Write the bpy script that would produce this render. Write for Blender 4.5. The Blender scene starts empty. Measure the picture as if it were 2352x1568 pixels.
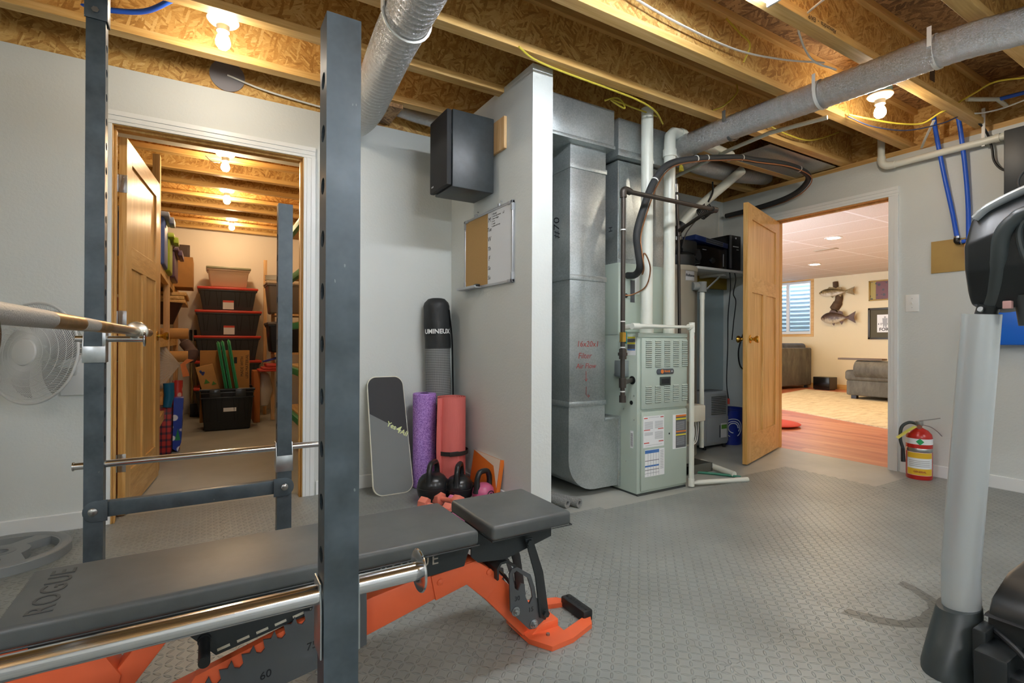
EXPOSURE = 0.95
BULB, BULB2, TUBE, DOWN = 115.0, 190.0, 62.0, 260.0
import bpy, bmesh, math, random
from mathutils import Vector, Matrix, Euler
random.seed(7)
C = bpy.context.scene.collection
PI = math.pi
R = math.radians
WM = {}                                     # world matrices of roots and parts
V = Vector

# ------------------------------------------------------------------ mesh builder
class MB:
    def __init__(self):
        self.bm = bmesh.new()
    def _xf(self, verts, mat):
        if mat is not None:
            bmesh.ops.transform(self.bm, matrix=mat, verts=verts)
        return self
    def box(self, x0, x1, y0, y1, z0, z1, bev=0.0, seg=2, mat=None):
        g = bmesh.ops.create_cube(self.bm, size=1.0)
        vs = g['verts']
        for v in vs:
            v.co = V((x0 if v.co.x < 0 else x1, y0 if v.co.y < 0 else y1, z0 if v.co.z < 0 else z1))
        if bev > 0:
            es = list({e for v in vs for e in v.link_edges})
            r = bmesh.ops.bevel(self.bm, geom=es, offset=bev, segments=seg, affect='EDGES', profile=0.5, clamp_overlap=True)
            vs = list({v for f in r['faces'] for v in f.verts} | {v for v in vs if v.is_valid})
        return self._xf(vs, mat)
    def obox(self, c, size, rot=(0, 0, 0), bev=0.0, seg=2):
        sx, sy, sz = size
        m = Matrix.Translation(V(c)) @ Euler(rot).to_matrix().to_4x4()
        return self.box(-sx/2, sx/2, -sy/2, sy/2, -sz/2, sz/2, bev, seg, m)
    def beam(self, p0, p1, w, h, up=(0, 0, 1), bev=0.0):
        p0, p1 = V(p0), V(p1); d = p1 - p0; L = d.length; x = d.normalized()
        y = V(up).cross(x)
        if y.length < 1e-4: y = V((0, 1, 0)).cross(x)
        y.normalize(); z = x.cross(y)
        m = Matrix((x, y, z)).transposed().to_4x4(); m.translation = (p0 + p1)/2
        return self.box(-L/2, L/2, -w/2, w/2, -h/2, h/2, bev, 2, m)
    def cyl(self, p0, p1, r0, r1=None, n=20, caps=True):
        return self.tube([p0, p1], [r0, r0 if r1 is None else r1], n, caps=caps)
    def tube(self, pts, r, n=10, closed=False, caps=True, flat=None):
        pts = [V(p) for p in pts]; k = len(pts)
        rs = r if isinstance(r, (list, tuple)) else [r]*k
        tans = []
        for i in range(k):
            a = pts[(i-1) % k] if (closed or i > 0) else pts[i]
            b = pts[(i+1) % k] if (closed or i < k-1) else pts[i]
            t = b - a
            tans.append(t.normalized() if t.length > 1e-9 else V((0, 0, 1)))
        t0 = tans[0]; ref = V((0, 0, 1)) if abs(t0.z) < .9 else V((1, 0, 0))
        u = t0.cross(ref).normalized(); rings = []
        for i in range(k):
            t = tans[i]
            u = u - t*u.dot(t)
            if u.length < 1e-6: u = t.cross(V((1, 0, 0)))
            u.normalize(); w = t.cross(u)
            ring = []
            for j in range(n):
                a = 2*PI*j/n
                off = u*math.cos(a)*rs[i] + w*math.sin(a)*rs[i]*(flat or 1)
                ring.append(self.bm.verts.new(pts[i] + off))
            rings.append(ring)
        for i in range(k if closed else k-1):
            A, B = rings[i], rings[(i+1) % k]
            for j in range(n):
                self.bm.faces.new((A[j], A[(j+1) % n], B[(j+1) % n], B[j]))
        if caps and not closed:
            self.bm.faces.new(rings[0][::-1]); self.bm.faces.new(rings[-1])
        return self
    def lathe(self, prof, mat=None, n=28, cap=True):
        rings = []
        for r, z in prof:
            if r < 1e-5: rings.append([self.bm.verts.new((0, 0, z))])
            else: rings.append([self.bm.verts.new((r*math.cos(2*PI*j/n), r*math.sin(2*PI*j/n), z)) for j in range(n)])
        for A, B in zip(rings, rings[1:]):
            for j in range(n):
                k = (j+1) % n
                if len(A) == 1 and len(B) == 1: continue
                if len(A) == 1: self.bm.faces.new((A[0], B[k], B[j]))
                elif len(B) == 1: self.bm.faces.new((A[j], A[k], B[0]))
                else: self.bm.faces.new((A[j], A[k], B[k], B[j]))
        if cap:
            if len(rings[0]) > 1: self.bm.faces.new(rings[0][::-1])
            if len(rings[-1]) > 1: self.bm.faces.new(rings[-1])
        return self._xf([v for r_ in rings for v in r_], mat)
    def prism(self, poly, t0, t1, plane='XZ', holes=(), mat=None, bev=0.0):
        """poly of 2-D points in a plane, given thickness along the third axis from t0 to t1"""
        def P(a, b, t):
            return V({'XZ': (a, t, b), 'XY': (a, b, t), 'YZ': (t, a, b)}[plane])
        allv = []
        if not holes:
            A = [self.bm.verts.new(P(a, b, t0)) for a, b in poly]; B = [self.bm.verts.new(P(a, b, t1)) for a, b in poly]
            n = len(poly)
            f1 = self.bm.faces.new(A[::-1]); f2 = self.bm.faces.new(B)
            for i in range(n):
                self.bm.faces.new((A[i], A[(i+1) % n], B[(i+1) % n], B[i]))
            allv = A + B
            bmesh.ops.recalc_face_normals(self.bm, faces=list({f for v in allv for f in v.link_faces}))
            if bev > 0:
                es = list(f1.edges) + list(f2.edges)
                r = bmesh.ops.bevel(self.bm, geom=es, offset=bev, segments=2, affect='EDGES', profile=.5, clamp_overlap=True)
                allv = list({v for f in r['faces'] for v in f.verts} | {v for v in allv if v.is_valid})
        else:
            loops = [poly] + list(holes); rings = []
            for t in (t0, t1):
                edges = []; vv = []
                for lp in loops:
                    vs = [self.bm.verts.new(P(a, b, t)) for a, b in lp]; vv.append(vs)
                    edges += [self.bm.edges.new((vs[i], vs[(i+1) % len(vs)])) for i in range(len(vs))]
                bmesh.ops.triangle_fill(self.bm, use_beauty=True, use_dissolve=False, edges=edges)
                rings.append(vv)
            for A, B in zip(*rings):
                for i in range(len(A)):
                    j = (i+1) % len(A)
                    self.bm.faces.new((A[i], A[j], B[j], B[i]))
            allv = [v for vv in rings for vs in vv for v in vs]
            bmesh.ops.recalc_face_normals(self.bm, faces=list({f for v in allv for f in v.link_faces}))
        return self._xf(allv, mat)
    def sphere(self, c, r, u=20, v=12, scale=(1, 1, 1)):
        g = bmesh.ops.create_uvsphere(self.bm, u_segments=u, v_segments=v, radius=r)
        m = Matrix.Translation(V(c)) @ Matrix.Diagonal((*scale, 1))
        return self._xf(g['verts'], m)
    def disc(self, c, r, n=24, axis=(0, 0, 1), h=.002):
        a = V(axis).normalized(); return self.cyl(V(c), V(c) + a*h, r, n=n)
    def quad(self, a, b, c, d):
        self.bm.faces.new([self.bm.verts.new(V(p)) for p in (a, b, c, d)]); return self
    def grid(self, f, nu, nv):
        """surface from f(u, v) with u, v in 0..1"""
        vs = [[self.bm.verts.new(V(f(i/nu, j/nv))) for j in range(nv+1)] for i in range(nu+1)]
        for i in range(nu):
            for j in range(nv):
                self.bm.faces.new((vs[i][j], vs[i+1][j], vs[i+1][j+1], vs[i][j+1]))
        return self
    def text(self, s, size, mat, depth=.0008, shear=0.0, align='CENTER', spacing=1.0, bold=0.0):
        cu = bpy.data.curves.new('txt', 'FONT'); cu.body = s; cu.size = size; cu.extrude = depth/2; cu.shear = shear
        cu.align_x = align; cu.align_y = 'CENTER'; cu.resolution_u = 3; cu.space_character = spacing; cu.offset = bold
        ob = bpy.data.objects.new('txt', cu); C.objects.link(ob)
        bpy.context.view_layer.update()
        dg = bpy.context.evaluated_depsgraph_get()
        me = bpy.data.meshes.new_from_object(ob.evaluated_get(dg))
        me.transform(mat)
        self.bm.from_mesh(me)
        bpy.data.objects.remove(ob); bpy.data.curves.remove(cu); bpy.data.meshes.remove(me)
        return self

def frame_at(o, x, y):
    """matrix that takes local x,y to the given world directions, z = x cross y, origin o"""
    x = V(x).normalized(); y = V(y).normalized(); z = x.cross(y)
    m = Matrix((x, y, z)).transposed().to_4x4(); m.translation = V(o); return m

def spline(pts, k=8, closed=False):
    pts = [V(p) for p in pts]; n = len(pts); out = []
    def g(i):
        if closed: return pts[i % n]
        if i < 0: return pts[0]*2 - pts[1]
        if i >= n: return pts[-1]*2 - pts[-2]
        return pts[i]
    for i in range(n if closed else n-1):
        a, b, c, d = g(i-1), g(i), g(i+1), g(i+2)
        for j in range(k):
            t = j/k
            out.append(.5*((2*b) + (c-a)*t + (2*a-5*b+4*c-d)*t*t + (3*b-a-3*c+d)*t**3))
    if not closed: out.append(pts[-1])
    return out

def rrect(x0, x1, z0, z1, r, k=5):
    out = []
    for cx, cz, a0 in ((x1-r, z1-r, 0), (x0+r, z1-r, 90), (x0+r, z0+r, 180), (x1-r, z0+r, 270)):
        for i in range(k+1):
            a = R(a0 + 90*i/k); out.append((cx + r*math.cos(a), cz + r*math.sin(a)))
    return out
def circ(x, z, r, n=16):
    return [(x + r*math.cos(2*PI*i/n), z + r*math.sin(2*PI*i/n)) for i in range(n)]

def _mesh(name, mb, mat, smooth):
    bmesh.ops.recalc_face_normals(mb.bm, faces=mb.bm.faces[:]) if smooth != 'keep' else None
    me = bpy.data.meshes.new(name); mb.bm.to_mesh(me); mb.bm.free()
    if smooth:
        me.polygons.foreach_set('use_smooth', [True]*len(me.polygons))
        me.set_sharp_from_angle(angle=R(38))
    for m in (mat if isinstance(mat, (list, tuple)) else [mat]): me.materials.append(m)
    return me

def tag(o, label, cat, group=None):
    o['label'] = label; o['category'] = cat
    if group: o['group'] = group
    return o
def T(name, label, cat, loc=(0, 0, 0), rz=0, group=None, rot=None):
    o = bpy.data.objects.new(name, None); C.objects.link(o); o.empty_display_size = .05
    o.location = loc; o.rotation_euler = rot or (0, 0, rz)
    WM[o.name] = Matrix.Translation(V(loc)) @ Euler(rot or (0, 0, rz)).to_matrix().to_4x4()
    return tag(o, label, cat, group)
def P(parent, name, mb, mat, label=None, local=False, smooth=True, stuff=False):
    """a part (or sub-part) mesh; world coordinates unless local"""
    M = WM[parent.name]
    if not local: bmesh.ops.transform(mb.bm, matrix=M.inverted(), verts=mb.bm.verts[:])
    o = bpy.data.objects.new(name, _mesh(name, mb, mat, smooth)); C.objects.link(o); o.parent = parent
    WM[o.name] = M
    if label: o['label'] = label
    if stuff: o['kind'] = 'stuff'
    return o
def _one(name, mb, mat, smooth=True):
    xs = [v.co for v in mb.bm.verts]
    lo = V([min(c[i] for c in xs) for i in range(3)]); hi = V([max(c[i] for c in xs) for i in range(3)])
    b = V(((lo.x+hi.x)/2, (lo.y+hi.y)/2, lo.z))
    bmesh.ops.transform(mb.bm, matrix=Matrix.Translation(-b), verts=mb.bm.verts[:])
    o = bpy.data.objects.new(name, _mesh(name, mb, mat, smooth)); C.objects.link(o); o.location = b
    WM[o.name] = Matrix.Translation(b)
    return o
def T1(name, label, cat, mb, mat, group=None, smooth=True):
    return tag(_one(name, mb, mat, smooth), label, cat, group)
def S(name, mb, mat, smooth=False, label=None):
    o = _one(name, mb, mat, smooth); o['kind'] = 'structure'
    if label: o['label'] = label
    return o
def dup(root, loc, rz=None, label=None, group=None, rot=None):
    def cp(o, par):
        c = o.copy(); C.objects.link(c); c.parent = par
        for ch in [x for x in bpy.data.objects if x.parent == o]: cp(ch, c)
        return c
    kids = {}
    r = root.copy(); C.objects.link(r); r.location = loc
    if rz is not None: r.rotation_euler = (0, 0, rz)
    if rot is not None: r.rotation_euler = rot
    for ch in list(root.children): cp2(ch, r)
    if label: r['label'] = label
    if group: r['group'] = group
    return r
def cp2(o, par):
    c = o.copy(); C.objects.link(c); c.parent = par
    for ch in list(o.children): cp2(ch, c)

# ------------------------------------------------------------------ materials
def lin(h):
    h = h.lstrip('#'); o = []
    for i in (0, 2, 4):
        v = int(h[i:i+2], 16)/255; o.append(v/12.92 if v <= .04045 else ((v+.055)/1.055)**2.4)
    return (*o, 1)
class NT:
    def __init__(s, name):
        s.m = bpy.data.materials.new(name); s.m.use_nodes = True; s.t = s.m.node_tree
        s.b = s.t.nodes['Principled BSDF']
    def n(s, typ, ins=None, **kw):
        nd = s.t.nodes.new(typ)
        for k, v in kw.items(): setattr(nd, k, v)
        for k, v in (ins or {}).items(): s.set(nd.inputs[k], v)
        return nd
    def set(s, sock, v):
        if hasattr(v, 'is_output'): s.t.links.new(v, sock)
        elif hasattr(v, 'outputs'): s.t.links.new(v.outputs[0], sock)
        else:
            if isinstance(v, (tuple, list)) and sock.type == 'VECTOR': v = v[:3]
            sock.default_value = v
    def bs(s, **kw):
        for k, v in kw.items(): s.set(s.b.inputs[k.replace('_', ' ')], v)
        return s
    def math(s, op, a, b=None, clamp=False):
        nd = s.n('ShaderNodeMath', operation=op, use_clamp=clamp); s.set(nd.inputs[0], a)
        if b is not None: s.set(nd.inputs[1], b)
        return nd.outputs[0]
    def pos(s): return s.n('ShaderNodeNewGeometry').outputs['Position']
    def objc(s): return s.n('ShaderNodeTexCoord').outputs['Object']
    def mapping(s, vec, scale=(1, 1, 1), rot=(0, 0, 0), loc=(0, 0, 0)):
        return s.n('ShaderNodeMapping', {'Vector': vec, 'Scale': scale, 'Rotation': rot, 'Location': loc}).outputs[0]
    def noise(s, vec, scale=5, detail=3, rough=.5, dist=0):
        return s.n('ShaderNodeTexNoise', {'Vector': vec, 'Scale': scale, 'Detail': detail, 'Roughness': rough, 'Distortion': dist})
    def ramp(s, fac, stops, interp='LINEAR'):
        nd = s.n('ShaderNodeValToRGB'); s.set(nd.inputs[0], fac); nd.color_ramp.interpolation = interp
        e = nd.color_ramp.elements
        while len(e) < len(stops): e.new(.5)
        for el, (p, c) in zip(e, stops):
            el.position = p; el.color = lin(c) if isinstance(c, str) else (c if len(c) == 4 else (*c, 1))
        return nd.outputs[0]
    def mix(s, fac, a, b, blend='MIX'):
        nd = s.n('ShaderNodeMix', data_type='RGBA', blend_type=blend)
        s.set(nd.inputs[0], fac); s.set(nd.inputs[6], a); s.set(nd.inputs[7], b); return nd.outputs[2]
    def bump(s, h, strength=.3, dist=.01):
        s.set(s.b.inputs['Normal'], s.n('ShaderNodeBump', {'Height': h, 'Strength': strength, 'Distance': dist}).outputs[0]); return s
    def sep(s, vec):
        nd = s.n('ShaderNodeSeparateXYZ', {0: vec}); return nd.outputs
def pm(name, col, rough=.5, metal=0.0, bump=None, var=None, **kw):
    """plain procedural material: colour with slight noise variation and optional fine bump (scale, strength)"""
    t = NT(name); c = lin(col) if isinstance(col, str) else col
    t.bs(Roughness=rough, Metallic=metal, **kw)
    p = t.objc()
    if var:
        nz = t.noise(p, var[0], 4, .6)
        f = t.ramp(nz.outputs[0], [(.3, tuple(x*(1-var[1]) for x in c[:3])), (.7, tuple(min(1, x*(1+var[1])) for x in c[:3]))])
        t.set(t.b.inputs['Base Color'], f)
    else: t.bs(Base_Color=c)
    if bump: t.bump(t.noise(p, bump[0], 3, .6).outputs[0], bump[1], .004)
    return t.m

def osb(name, axis, stops, s=1.0):
    t = NT(name); p = t.pos(); lay = []
    wob = t.noise(p, 3.0, 2)
    for ang, sc, seed in ((28, 1.0, 0), (-38, 1.25, 7.3), (75, 1.1, 13.1)):
        rot = {'Y': (0, R(ang), 0), 'Z': (0, 0, R(ang))}[axis]
        scl = {'Y': (15*sc*s, 30, 78*sc*s), 'Z': (15*sc*s, 78*sc*s, 30)}[axis]
        pv = t.n('ShaderNodeVectorMath', {0: p, 1: wob.outputs['Color']}, operation='ADD').outputs[0] if False else p
        vo = t.n('ShaderNodeTexVoronoi', {'Vector': t.mapping(t.mapping(pv, rot=rot), scl, loc=(seed, seed, seed)), 'Scale': 1.0, 'Randomness': 1.0}, feature='F1')
        lay.append(vo)
    sel = t.noise(t.mapping(p, (7, 7, 9)), 1.6, 1)
    rnd = [t.sep(l.outputs['Color'])[0] for l in lay]
    a = t.n('ShaderNodeMix', {0: t.math('GREATER_THAN', sel.outputs[0], .5), 2: rnd[0], 3: rnd[1]}, data_type='FLOAT').outputs[0]
    pick = t.math('GREATER_THAN', t.sep(lay[2].outputs['Color'])[1], .72)
    a = t.n('ShaderNodeMix', {0: pick, 2: a, 3: rnd[2]}, data_type='FLOAT').outputs[0]
    fib = t.noise(t.mapping(p, (30, 60, 160) if axis == 'Y' else (30, 160, 60)), 2.2, 3, .7)
    big = t.noise(p, 2.3, 2)
    v = t.math('ADD', t.math('MULTIPLY', a, .42), t.math('ADD', t.math('MULTIPLY', fib.outputs[0], .50), t.math('MULTIPLY', t.math('SUBTRACT', big.outputs[0], .5), .5)))
    t.set(t.b.inputs['Base Color'], t.ramp(v, stops)); t.bs(Roughness=.62)
    t.bump(a, .25, .004)
    return t.m

def wood(name, axis, c0, c1, c2, rough=.45, s=1.0, ring=1.0):
    """straight-grained timber, grain along the given axis"""
    t = NT(name); p = t.pos()
    st = {'X': (1.2, 22, 22), 'Y': (22, 1.2, 22), 'Z': (22, 22, 1.2)}[axis]
    mp = t.mapping(p, tuple(v*s for v in st))
    a = t.noise(mp, 1.1, 5, .6, .6*ring); b = t.noise(t.mapping(p, tuple(v*s*5 for v in st)), 1.0, 2)
    v = t.math('ADD', t.math('MULTIPLY', a.outputs[0], .75), t.math('MULTIPLY', b.outputs[0], .25))
    t.set(t.b.inputs['Base Color'], t.ramp(v, [(.34, c0), (.5, c1), (.68, c2)])); t.bs(Roughness=rough)
    t.bump(b.outputs[0], .08, .002)
    return t.m
def glow(name, col, strength):
    t = NT(name); t.bs(Base_Color=lin(col), Emission_Color=lin(col), Emission_Strength=strength); return t.m
# ------------------------------------------------------------------ camera (metres; z = 0 is the concrete floor)
yaw, pit, rol = R(30.88), R(.083), R(.25)
fw = V((math.sin(yaw)*math.cos(pit), math.cos(yaw)*math.cos(pit), math.sin(pit)))
rt = V((math.cos(yaw), -math.sin(yaw), 0)); up = rt.cross(fw)
r2 = rt*math.cos(rol) + up*math.sin(rol); u2 = up*math.cos(rol) - rt*math.sin(rol)
cam = bpy.data.cameras.new('camera'); co = bpy.data.objects.new('camera', cam); C.objects.link(co)
m = Matrix((r2, u2, -fw)).transposed().to_4x4(); m.translation = (0, 0, .95); co.matrix_world = m
cam.sensor_width = 36; cam.lens = 36*1169.6/2352; cam.clip_start = .02
bpy.context.scene.camera = co
vs = bpy.context.scene.view_settings
vs.view_transform = 'Standard'; vs.look = 'None'; vs.gamma = 1; vs.use_curve_mapping = False; vs.exposure = EXPOSURE

# ------------------------------------------------------------------ materials of the setting
M = {}
def wallpaint(name, col, peel=.22):
    t = NT(name); p = t.pos()
    t.bs(Roughness=.55)
    big = t.noise(p, 1.2, 3)
    c = lin(col)
    t.set(t.b.inputs['Base Color'], t.ramp(big.outputs[0], [(.3, tuple(x*.96 for x in c[:3])), (.7, c)]))
    a = t.noise(p, 70, 3, .6); t.bump(a.outputs[0], peel, .006); return t.m
M['wall'] = wallpaint('wall_paint', '#d3d8d4')
M['wall_cream'] = wallpaint('cream_paint', '#e6d6ae', .05)
M['wall_store'] = wallpaint('storage_paint', '#e2d8c6', .1)
M['wall_blue'] = wallpaint('blue_grey_tone', '#a9bcc0', .1)
M['trim'] = pm('white_trim_paint', '#e4e8e6', .35)
M['osb'] = osb('osb_web', 'Y', [(.12, '#8c6029'), (.34, '#b58742'), (.50, '#cba059'), (.68, '#dab670'), (.92, '#ecd6a4')])
M['osb_top'] = osb('osb_subfloor', 'Z', [(.15, '#5a3d24'), (.36, '#86623c'), (.52, '#a98152'), (.72, '#c29c6a'), (.95, '#d9bb8e')], .8)
M['pine'] = wood('pine_flange', 'X', '#b98c4a', '#d0a863', '#e2c083', .5)
M['pineY'] = wood('pine_board_y', 'Y', '#b98a48', '#d0a765', '#e0bf85', .5)
M['pineZ'] = wood('pine_post', 'Z', '#b98a55', '#d2a872', '#e2c294', .55)
M['oak'] = wood('oak_upright', 'Z', '#bd8b46', '#d2a45e', '#e3bd7e', .32, 1.2)
M['oakX'] = wood('oak_rail_x', 'X', '#bd8b46', '#d2a45e', '#e3bd7e', .32, 1.2)
M['oakY'] = wood('oak_rail_y', 'Y', '#bd8b46', '#d2a45e', '#e3bd7e', .32, 1.2)
def concrete():
    t = NT('painted_concrete'); p = t.pos()
    a = t.noise(p, 1.6, 5, .6); b = t.noise(p, 45, 3)
    t.set(t.b.inputs['Base Color'], t.ramp(a.outputs[0], [(.3, '#979992'), (.7, '#b0b2aa')])); t.bs(Roughness=.42)
    t.bump(b.outputs[0], .06, .003); return t.m
M['concrete'] = concrete()
def diamond():
    t = NT('rubber_diamond_plate'); p = t.pos(); s = .0262
    x, y, z = t.sep(p)
    x = t.math('DIVIDE', x, s); y = t.math('DIVIDE', y, s)
    i = t.math('FLOOR', x); j = t.math('FLOOR', y)
    u = t.math('SUBTRACT', t.math('SUBTRACT', x, i), .5); v = t.math('SUBTRACT', t.math('SUBTRACT', y, j), .5)
    par = t.math('MODULO', t.math('ABSOLUTE', t.math('ADD', i, j)), 2)
    a = t.math('MULTIPLY', t.math('ADD', u, v), .7071); b = t.math('MULTIPLY', t.math('SUBTRACT', u, v), .7071)
    def q(aa, bb, la, lb):
        A = t.math('DIVIDE', aa, la); B = t.math('DIVIDE', bb, lb)
        return t.math('SUBTRACT', 1, t.math('ADD', t.math('MULTIPLY', A, A), t.math('MULTIPLY', B, B)))
    d1 = q(a, b, .54, .17); d2 = q(b, a, .54, .17)
    d = t.n('ShaderNodeMix', {0: par, 2: d1, 3: d2}, data_type='FLOAT').outputs[0]
    h = t.math('MINIMUM', t.math('MULTIPLY', t.math('MAXIMUM', d, 0), 1.6), 1)
    big = t.noise(p, 1.7, 4, .6); fine = t.noise(p, 160, 2)
    col = t.ramp(big.outputs[0], [(.3, '#7c817d'), (.7, '#959a95')])
    # a U-shaped wet mark left by a machine foot
    dx = t.math('SUBTRACT', t.sep(p)[0], 2.13); dy = t.math('SUBTRACT', t.sep(p)[1], .965)
    rr = t.math('SQRT', t.math('ADD', t.math('MULTIPLY', dx, dx), t.math('MULTIPLY', dy, dy)))
    wob = t.noise(p, 9, 3)
    ring = t.math('LESS_THAN', t.math('ABSOLUTE', t.math('SUBTRACT', t.math('ADD', rr, t.math('MULTIPLY', wob.outputs[0], .05)), .235)), t.math('ADD', .012, t.math('MULTIPLY', wob.outputs[0], .028)))
    side = t.math('LESS_THAN', dy, -.03)
    col = t.mix(t.math('MULTIPLY', t.math('MULTIPLY', ring, side), .75), col, lin('#4b4e4a'))
    t.set(t.b.inputs['Base Color'], col)
    t.bs(Roughness=.40)
    t.bump(t.math('ADD', h, t.math('MULTIPLY', fine.outputs[0], .06)), 1.0, .0032); return t.m
M['mat'] = diamond()
def woodfloor():
    t = NT('red_oak_planks'); p = t.pos()
    br = t.n('ShaderNodeTexBrick', {'Vector': t.mapping(p, rot=(0, 0, R(90))), 'Color1': (0, 0, 0, 1), 'Color2': (1, 1, 1, 1), 'Mortar': (.2, .2, .2, 1), 'Scale': 1, 'Mortar Size': .002, 'Brick Width': 1.3, 'Row Height': .09})
    g = t.noise(t.mapping(p, (30, 2.2, 1)), 1.5, 5, .65)
    v = t.math('ADD', t.math('MULTIPLY', t.sep(br.outputs['Color'])[0], .3), t.math('MULTIPLY', g.outputs[0], .75))
    t.set(t.b.inputs['Base Color'], t.ramp(v, [(.25, '#9a4a2c'), (.5, '#bf6e48'), (.8, '#d79570')])); t.bs(Roughness=.35); return t.m
M['redwood'] = woodfloor()
def ceiltile():
    t = NT('ceiling_tile'); p = t.pos(); x, y, z = t.sep(p)
    def line(c, per, off):
        f = t.math('FRACT', t.math('DIVIDE', t.math('ADD', c, off), per))
        return t.math('LESS_THAN', t.math('MINIMUM', f, t.math('SUBTRACT', 1, f)), .014/per)
    g = t.math('MAXIMUM', line(x, .61, 60.1), line(y, 1.22, 60.6))
    sp = t.noise(p, 120, 3)
    t.set(t.b.inputs['Base Color'], t.mix(g, t.ramp(sp.outputs[0], [(.35, '#d6cbb8'), (.6, '#e6dccb')]), lin('#f3efe6'))); t.bs(Roughness=.7)
    t.bump(sp.outputs[0], .1, .003); return t.m
M['tile'] = ceiltile()
M['black'] = pm('black_plastic', '#17191a', .45)
M['brass'] = pm('brass', '#c9a047', .18, 1.0)
M['steel'] = pm('brushed_steel', '#b6b8b8', .32, 1.0, (90, .05))
M['chrome'] = pm('chrome', '#dcdee0', .14, 1.0, var=(25, .04))
M['white'] = pm('white_plastic', '#e4e4de', .4)
M['bulb'] = glow('lit_bulb', '#fff0dc', BULB)

# ------------------------------------------------------------------ floors, walls
LY, RX, PX, PE, PT = 3.30, 4.432, 1.473, 2.26, 2.36
S('floor', MB().box(-2.7, RX+.06, -2.9, LY, -.12, 0).box(-1.3, 1.3, LY, 8.0, -.12, 0), M['concrete'])
S('floor', MB().box(RX+.06, 11.5, .3, 8.6, -.12, 0), M['redwood'])
def wall_with_door(name, axis, a0, a1, d0, d1, t0, t1, top, dh, mat):
    b = MB()
    for u0, u1, z0, z1 in ((a0, d0, 0, top), (d1, a1, 0, top), (d0, d1, dh, top)):
        if axis == 'X': b.box(u0, u1, t0, t1, z0, z1)
        else: b.box(t0, t1, u0, u1, z0, z1)
    return S(name, b, mat)
DX0, DX1, DH = -.42, .492, 2.06          # storage doorway
EY0, EY1 = 1.852, 2.752                  # recreation room doorway
wall_with_door('wall_back', 'X', -2.7, RX+.115, DX0-.02, DX1+.02, LY, LY+.115, PT, DH+.02, M['wall'])
wall_with_door('wall_east', 'Y', -2.9, LY+.115, EY0-.02, EY1+.02, RX, RX+.115, PT, DH+.02, M['wall'])
S('wall_partition', MB().box(PX, PX+.13, PE, LY, 0, 2.43), M['wall'])
S('wall_west', MB().box(-2.8, -2.7, -2.9, LY+.115, 0, 2.75), M['wall'])
S('wall_south', MB().box(-2.8, RX+.115, -3.0, -2.9, 0, 2.75), M['wall'])
S('wall_panel', MB().box(PX+.14, RX-.002, LY-.012, LY-.001, 0, 1.5), M['wall_blue'])  # thin sheet giving the lower nook wall a darker blue-grey tone
# storage room
S('wall_storage', MB().box(-1.35, 1.35, 7.87, 7.97, 0, 2.72), M['wall_store'])
S('wall_storage', MB().box(-1.35, -1.25, LY+.115, 7.9, 0, 2.72), M['wall_store'])
S('wall_storage', MB().box(1.15, 1.25, LY+.115, 7.9, 0, 2.72), M['wall_store'])
S('trim_soffit', MB().box(-1.25, 1.15, LY+.116, 4.5, 2.385, 2.397), M['wall'])
# recreation room
def rec_far():
    b = MB(); wy0, wy1, wz0, wz1 = 6.19, 7.25, 1.16, 2.33
    b.box(11.3, 11.42, .3, wy0, 0, 2.5).box(11.3, 11.42, wy1, 8.6, 0, 2.5).box(11.3, 11.42, wy0, wy1, 0, wz0).box(11.3, 11.42, wy0, wy1, wz1, 2.5)
    return b
S('wall_far', rec_far(), M['wall_cream'])
S('wall_far', MB().box(RX+.115, 11.4, 8.5, 8.6, 0, 2.5), M['wall_cream'])
S('wall_far', MB().box(RX+.115, 11.4, .3, .4, 0, 2.5), M['wall_cream'])
S('ceiling', MB().box(RX+.115, 11.42, .3, 8.6, 2.36, 2.40), M['tile'])
S('baseboard_far', MB().box(11.28, 11.3, .4, 8.5, 0, .10, .003), M['oakY'])

# ceiling structure: OSB subfloor on wooden I-joists
S('ceiling', MB().box(-2.8, RX+.2, -3.0, 8.0, 2.70, 2.73), M['osb_top'])
def joist(x0, x1, yf):
    yc = yf - .032
    o = S('ceiling_joist', MB().box(x0, x1, yc-.006, yc+.006, 2.435, 2.665), M['osb'])
    P(o, 'top_flange', MB().box(x0, x1, yc-.032, yc+.032, 2.662, 2.70, .002), M['pine'], smooth=False)
    P(o, 'bottom_flange', MB().box(x0, x1, yc-.032, yc+.032, 2.40, 2.438, .002), M['pine'], smooth=False)
for k in range(0, 14): joist(-2.69, RX+.11, 3.055 - .4275*k)
for k in range(2, 12): joist(-1.24, 1.14, 3.055 + .4275*k)
S('trim_rim', MB().box(-2.7, PX, LY+.012, LY+.03, PT, 2.70).box(PX+.13, RX, LY+.05, LY+.07, PT, 2.70), M['osb'])
S('trim_rim', MB().box(RX-.02, RX+.13, LY+.002, LY+.115, PT, 2.70).box(-2.72, -2.69, -2.9, LY+.1, PT, 2.70), M['osb'])
S('trim_plate', MB().box(RX+.01, RX+.10, -2.9, LY, PT, 2.399), M['pineY'])
S('trim_rim', MB().box(RX+.112, RX+.13, -2.9, LY+.1, PT, 2.70), M['osb'])

# baseboards
def bb(name, segs):
    b = MB()
    for s in segs: b.box(*s, .012, .095, .004).box(s[0], s[1], s[2], s[3], 0, .013)
    S(name, b, M['trim'])
bb('baseboard_back', [(-2.7, DX0-.09, LY-.014, LY), (DX1+.08, PX, LY-.014, LY)])
bb('baseboard_partition', [(PX-.013, PX, PE+.01, LY-.014)])
bb('baseboard_east', [(RX-.014, RX, -2.9, EY0-.085)])
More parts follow.
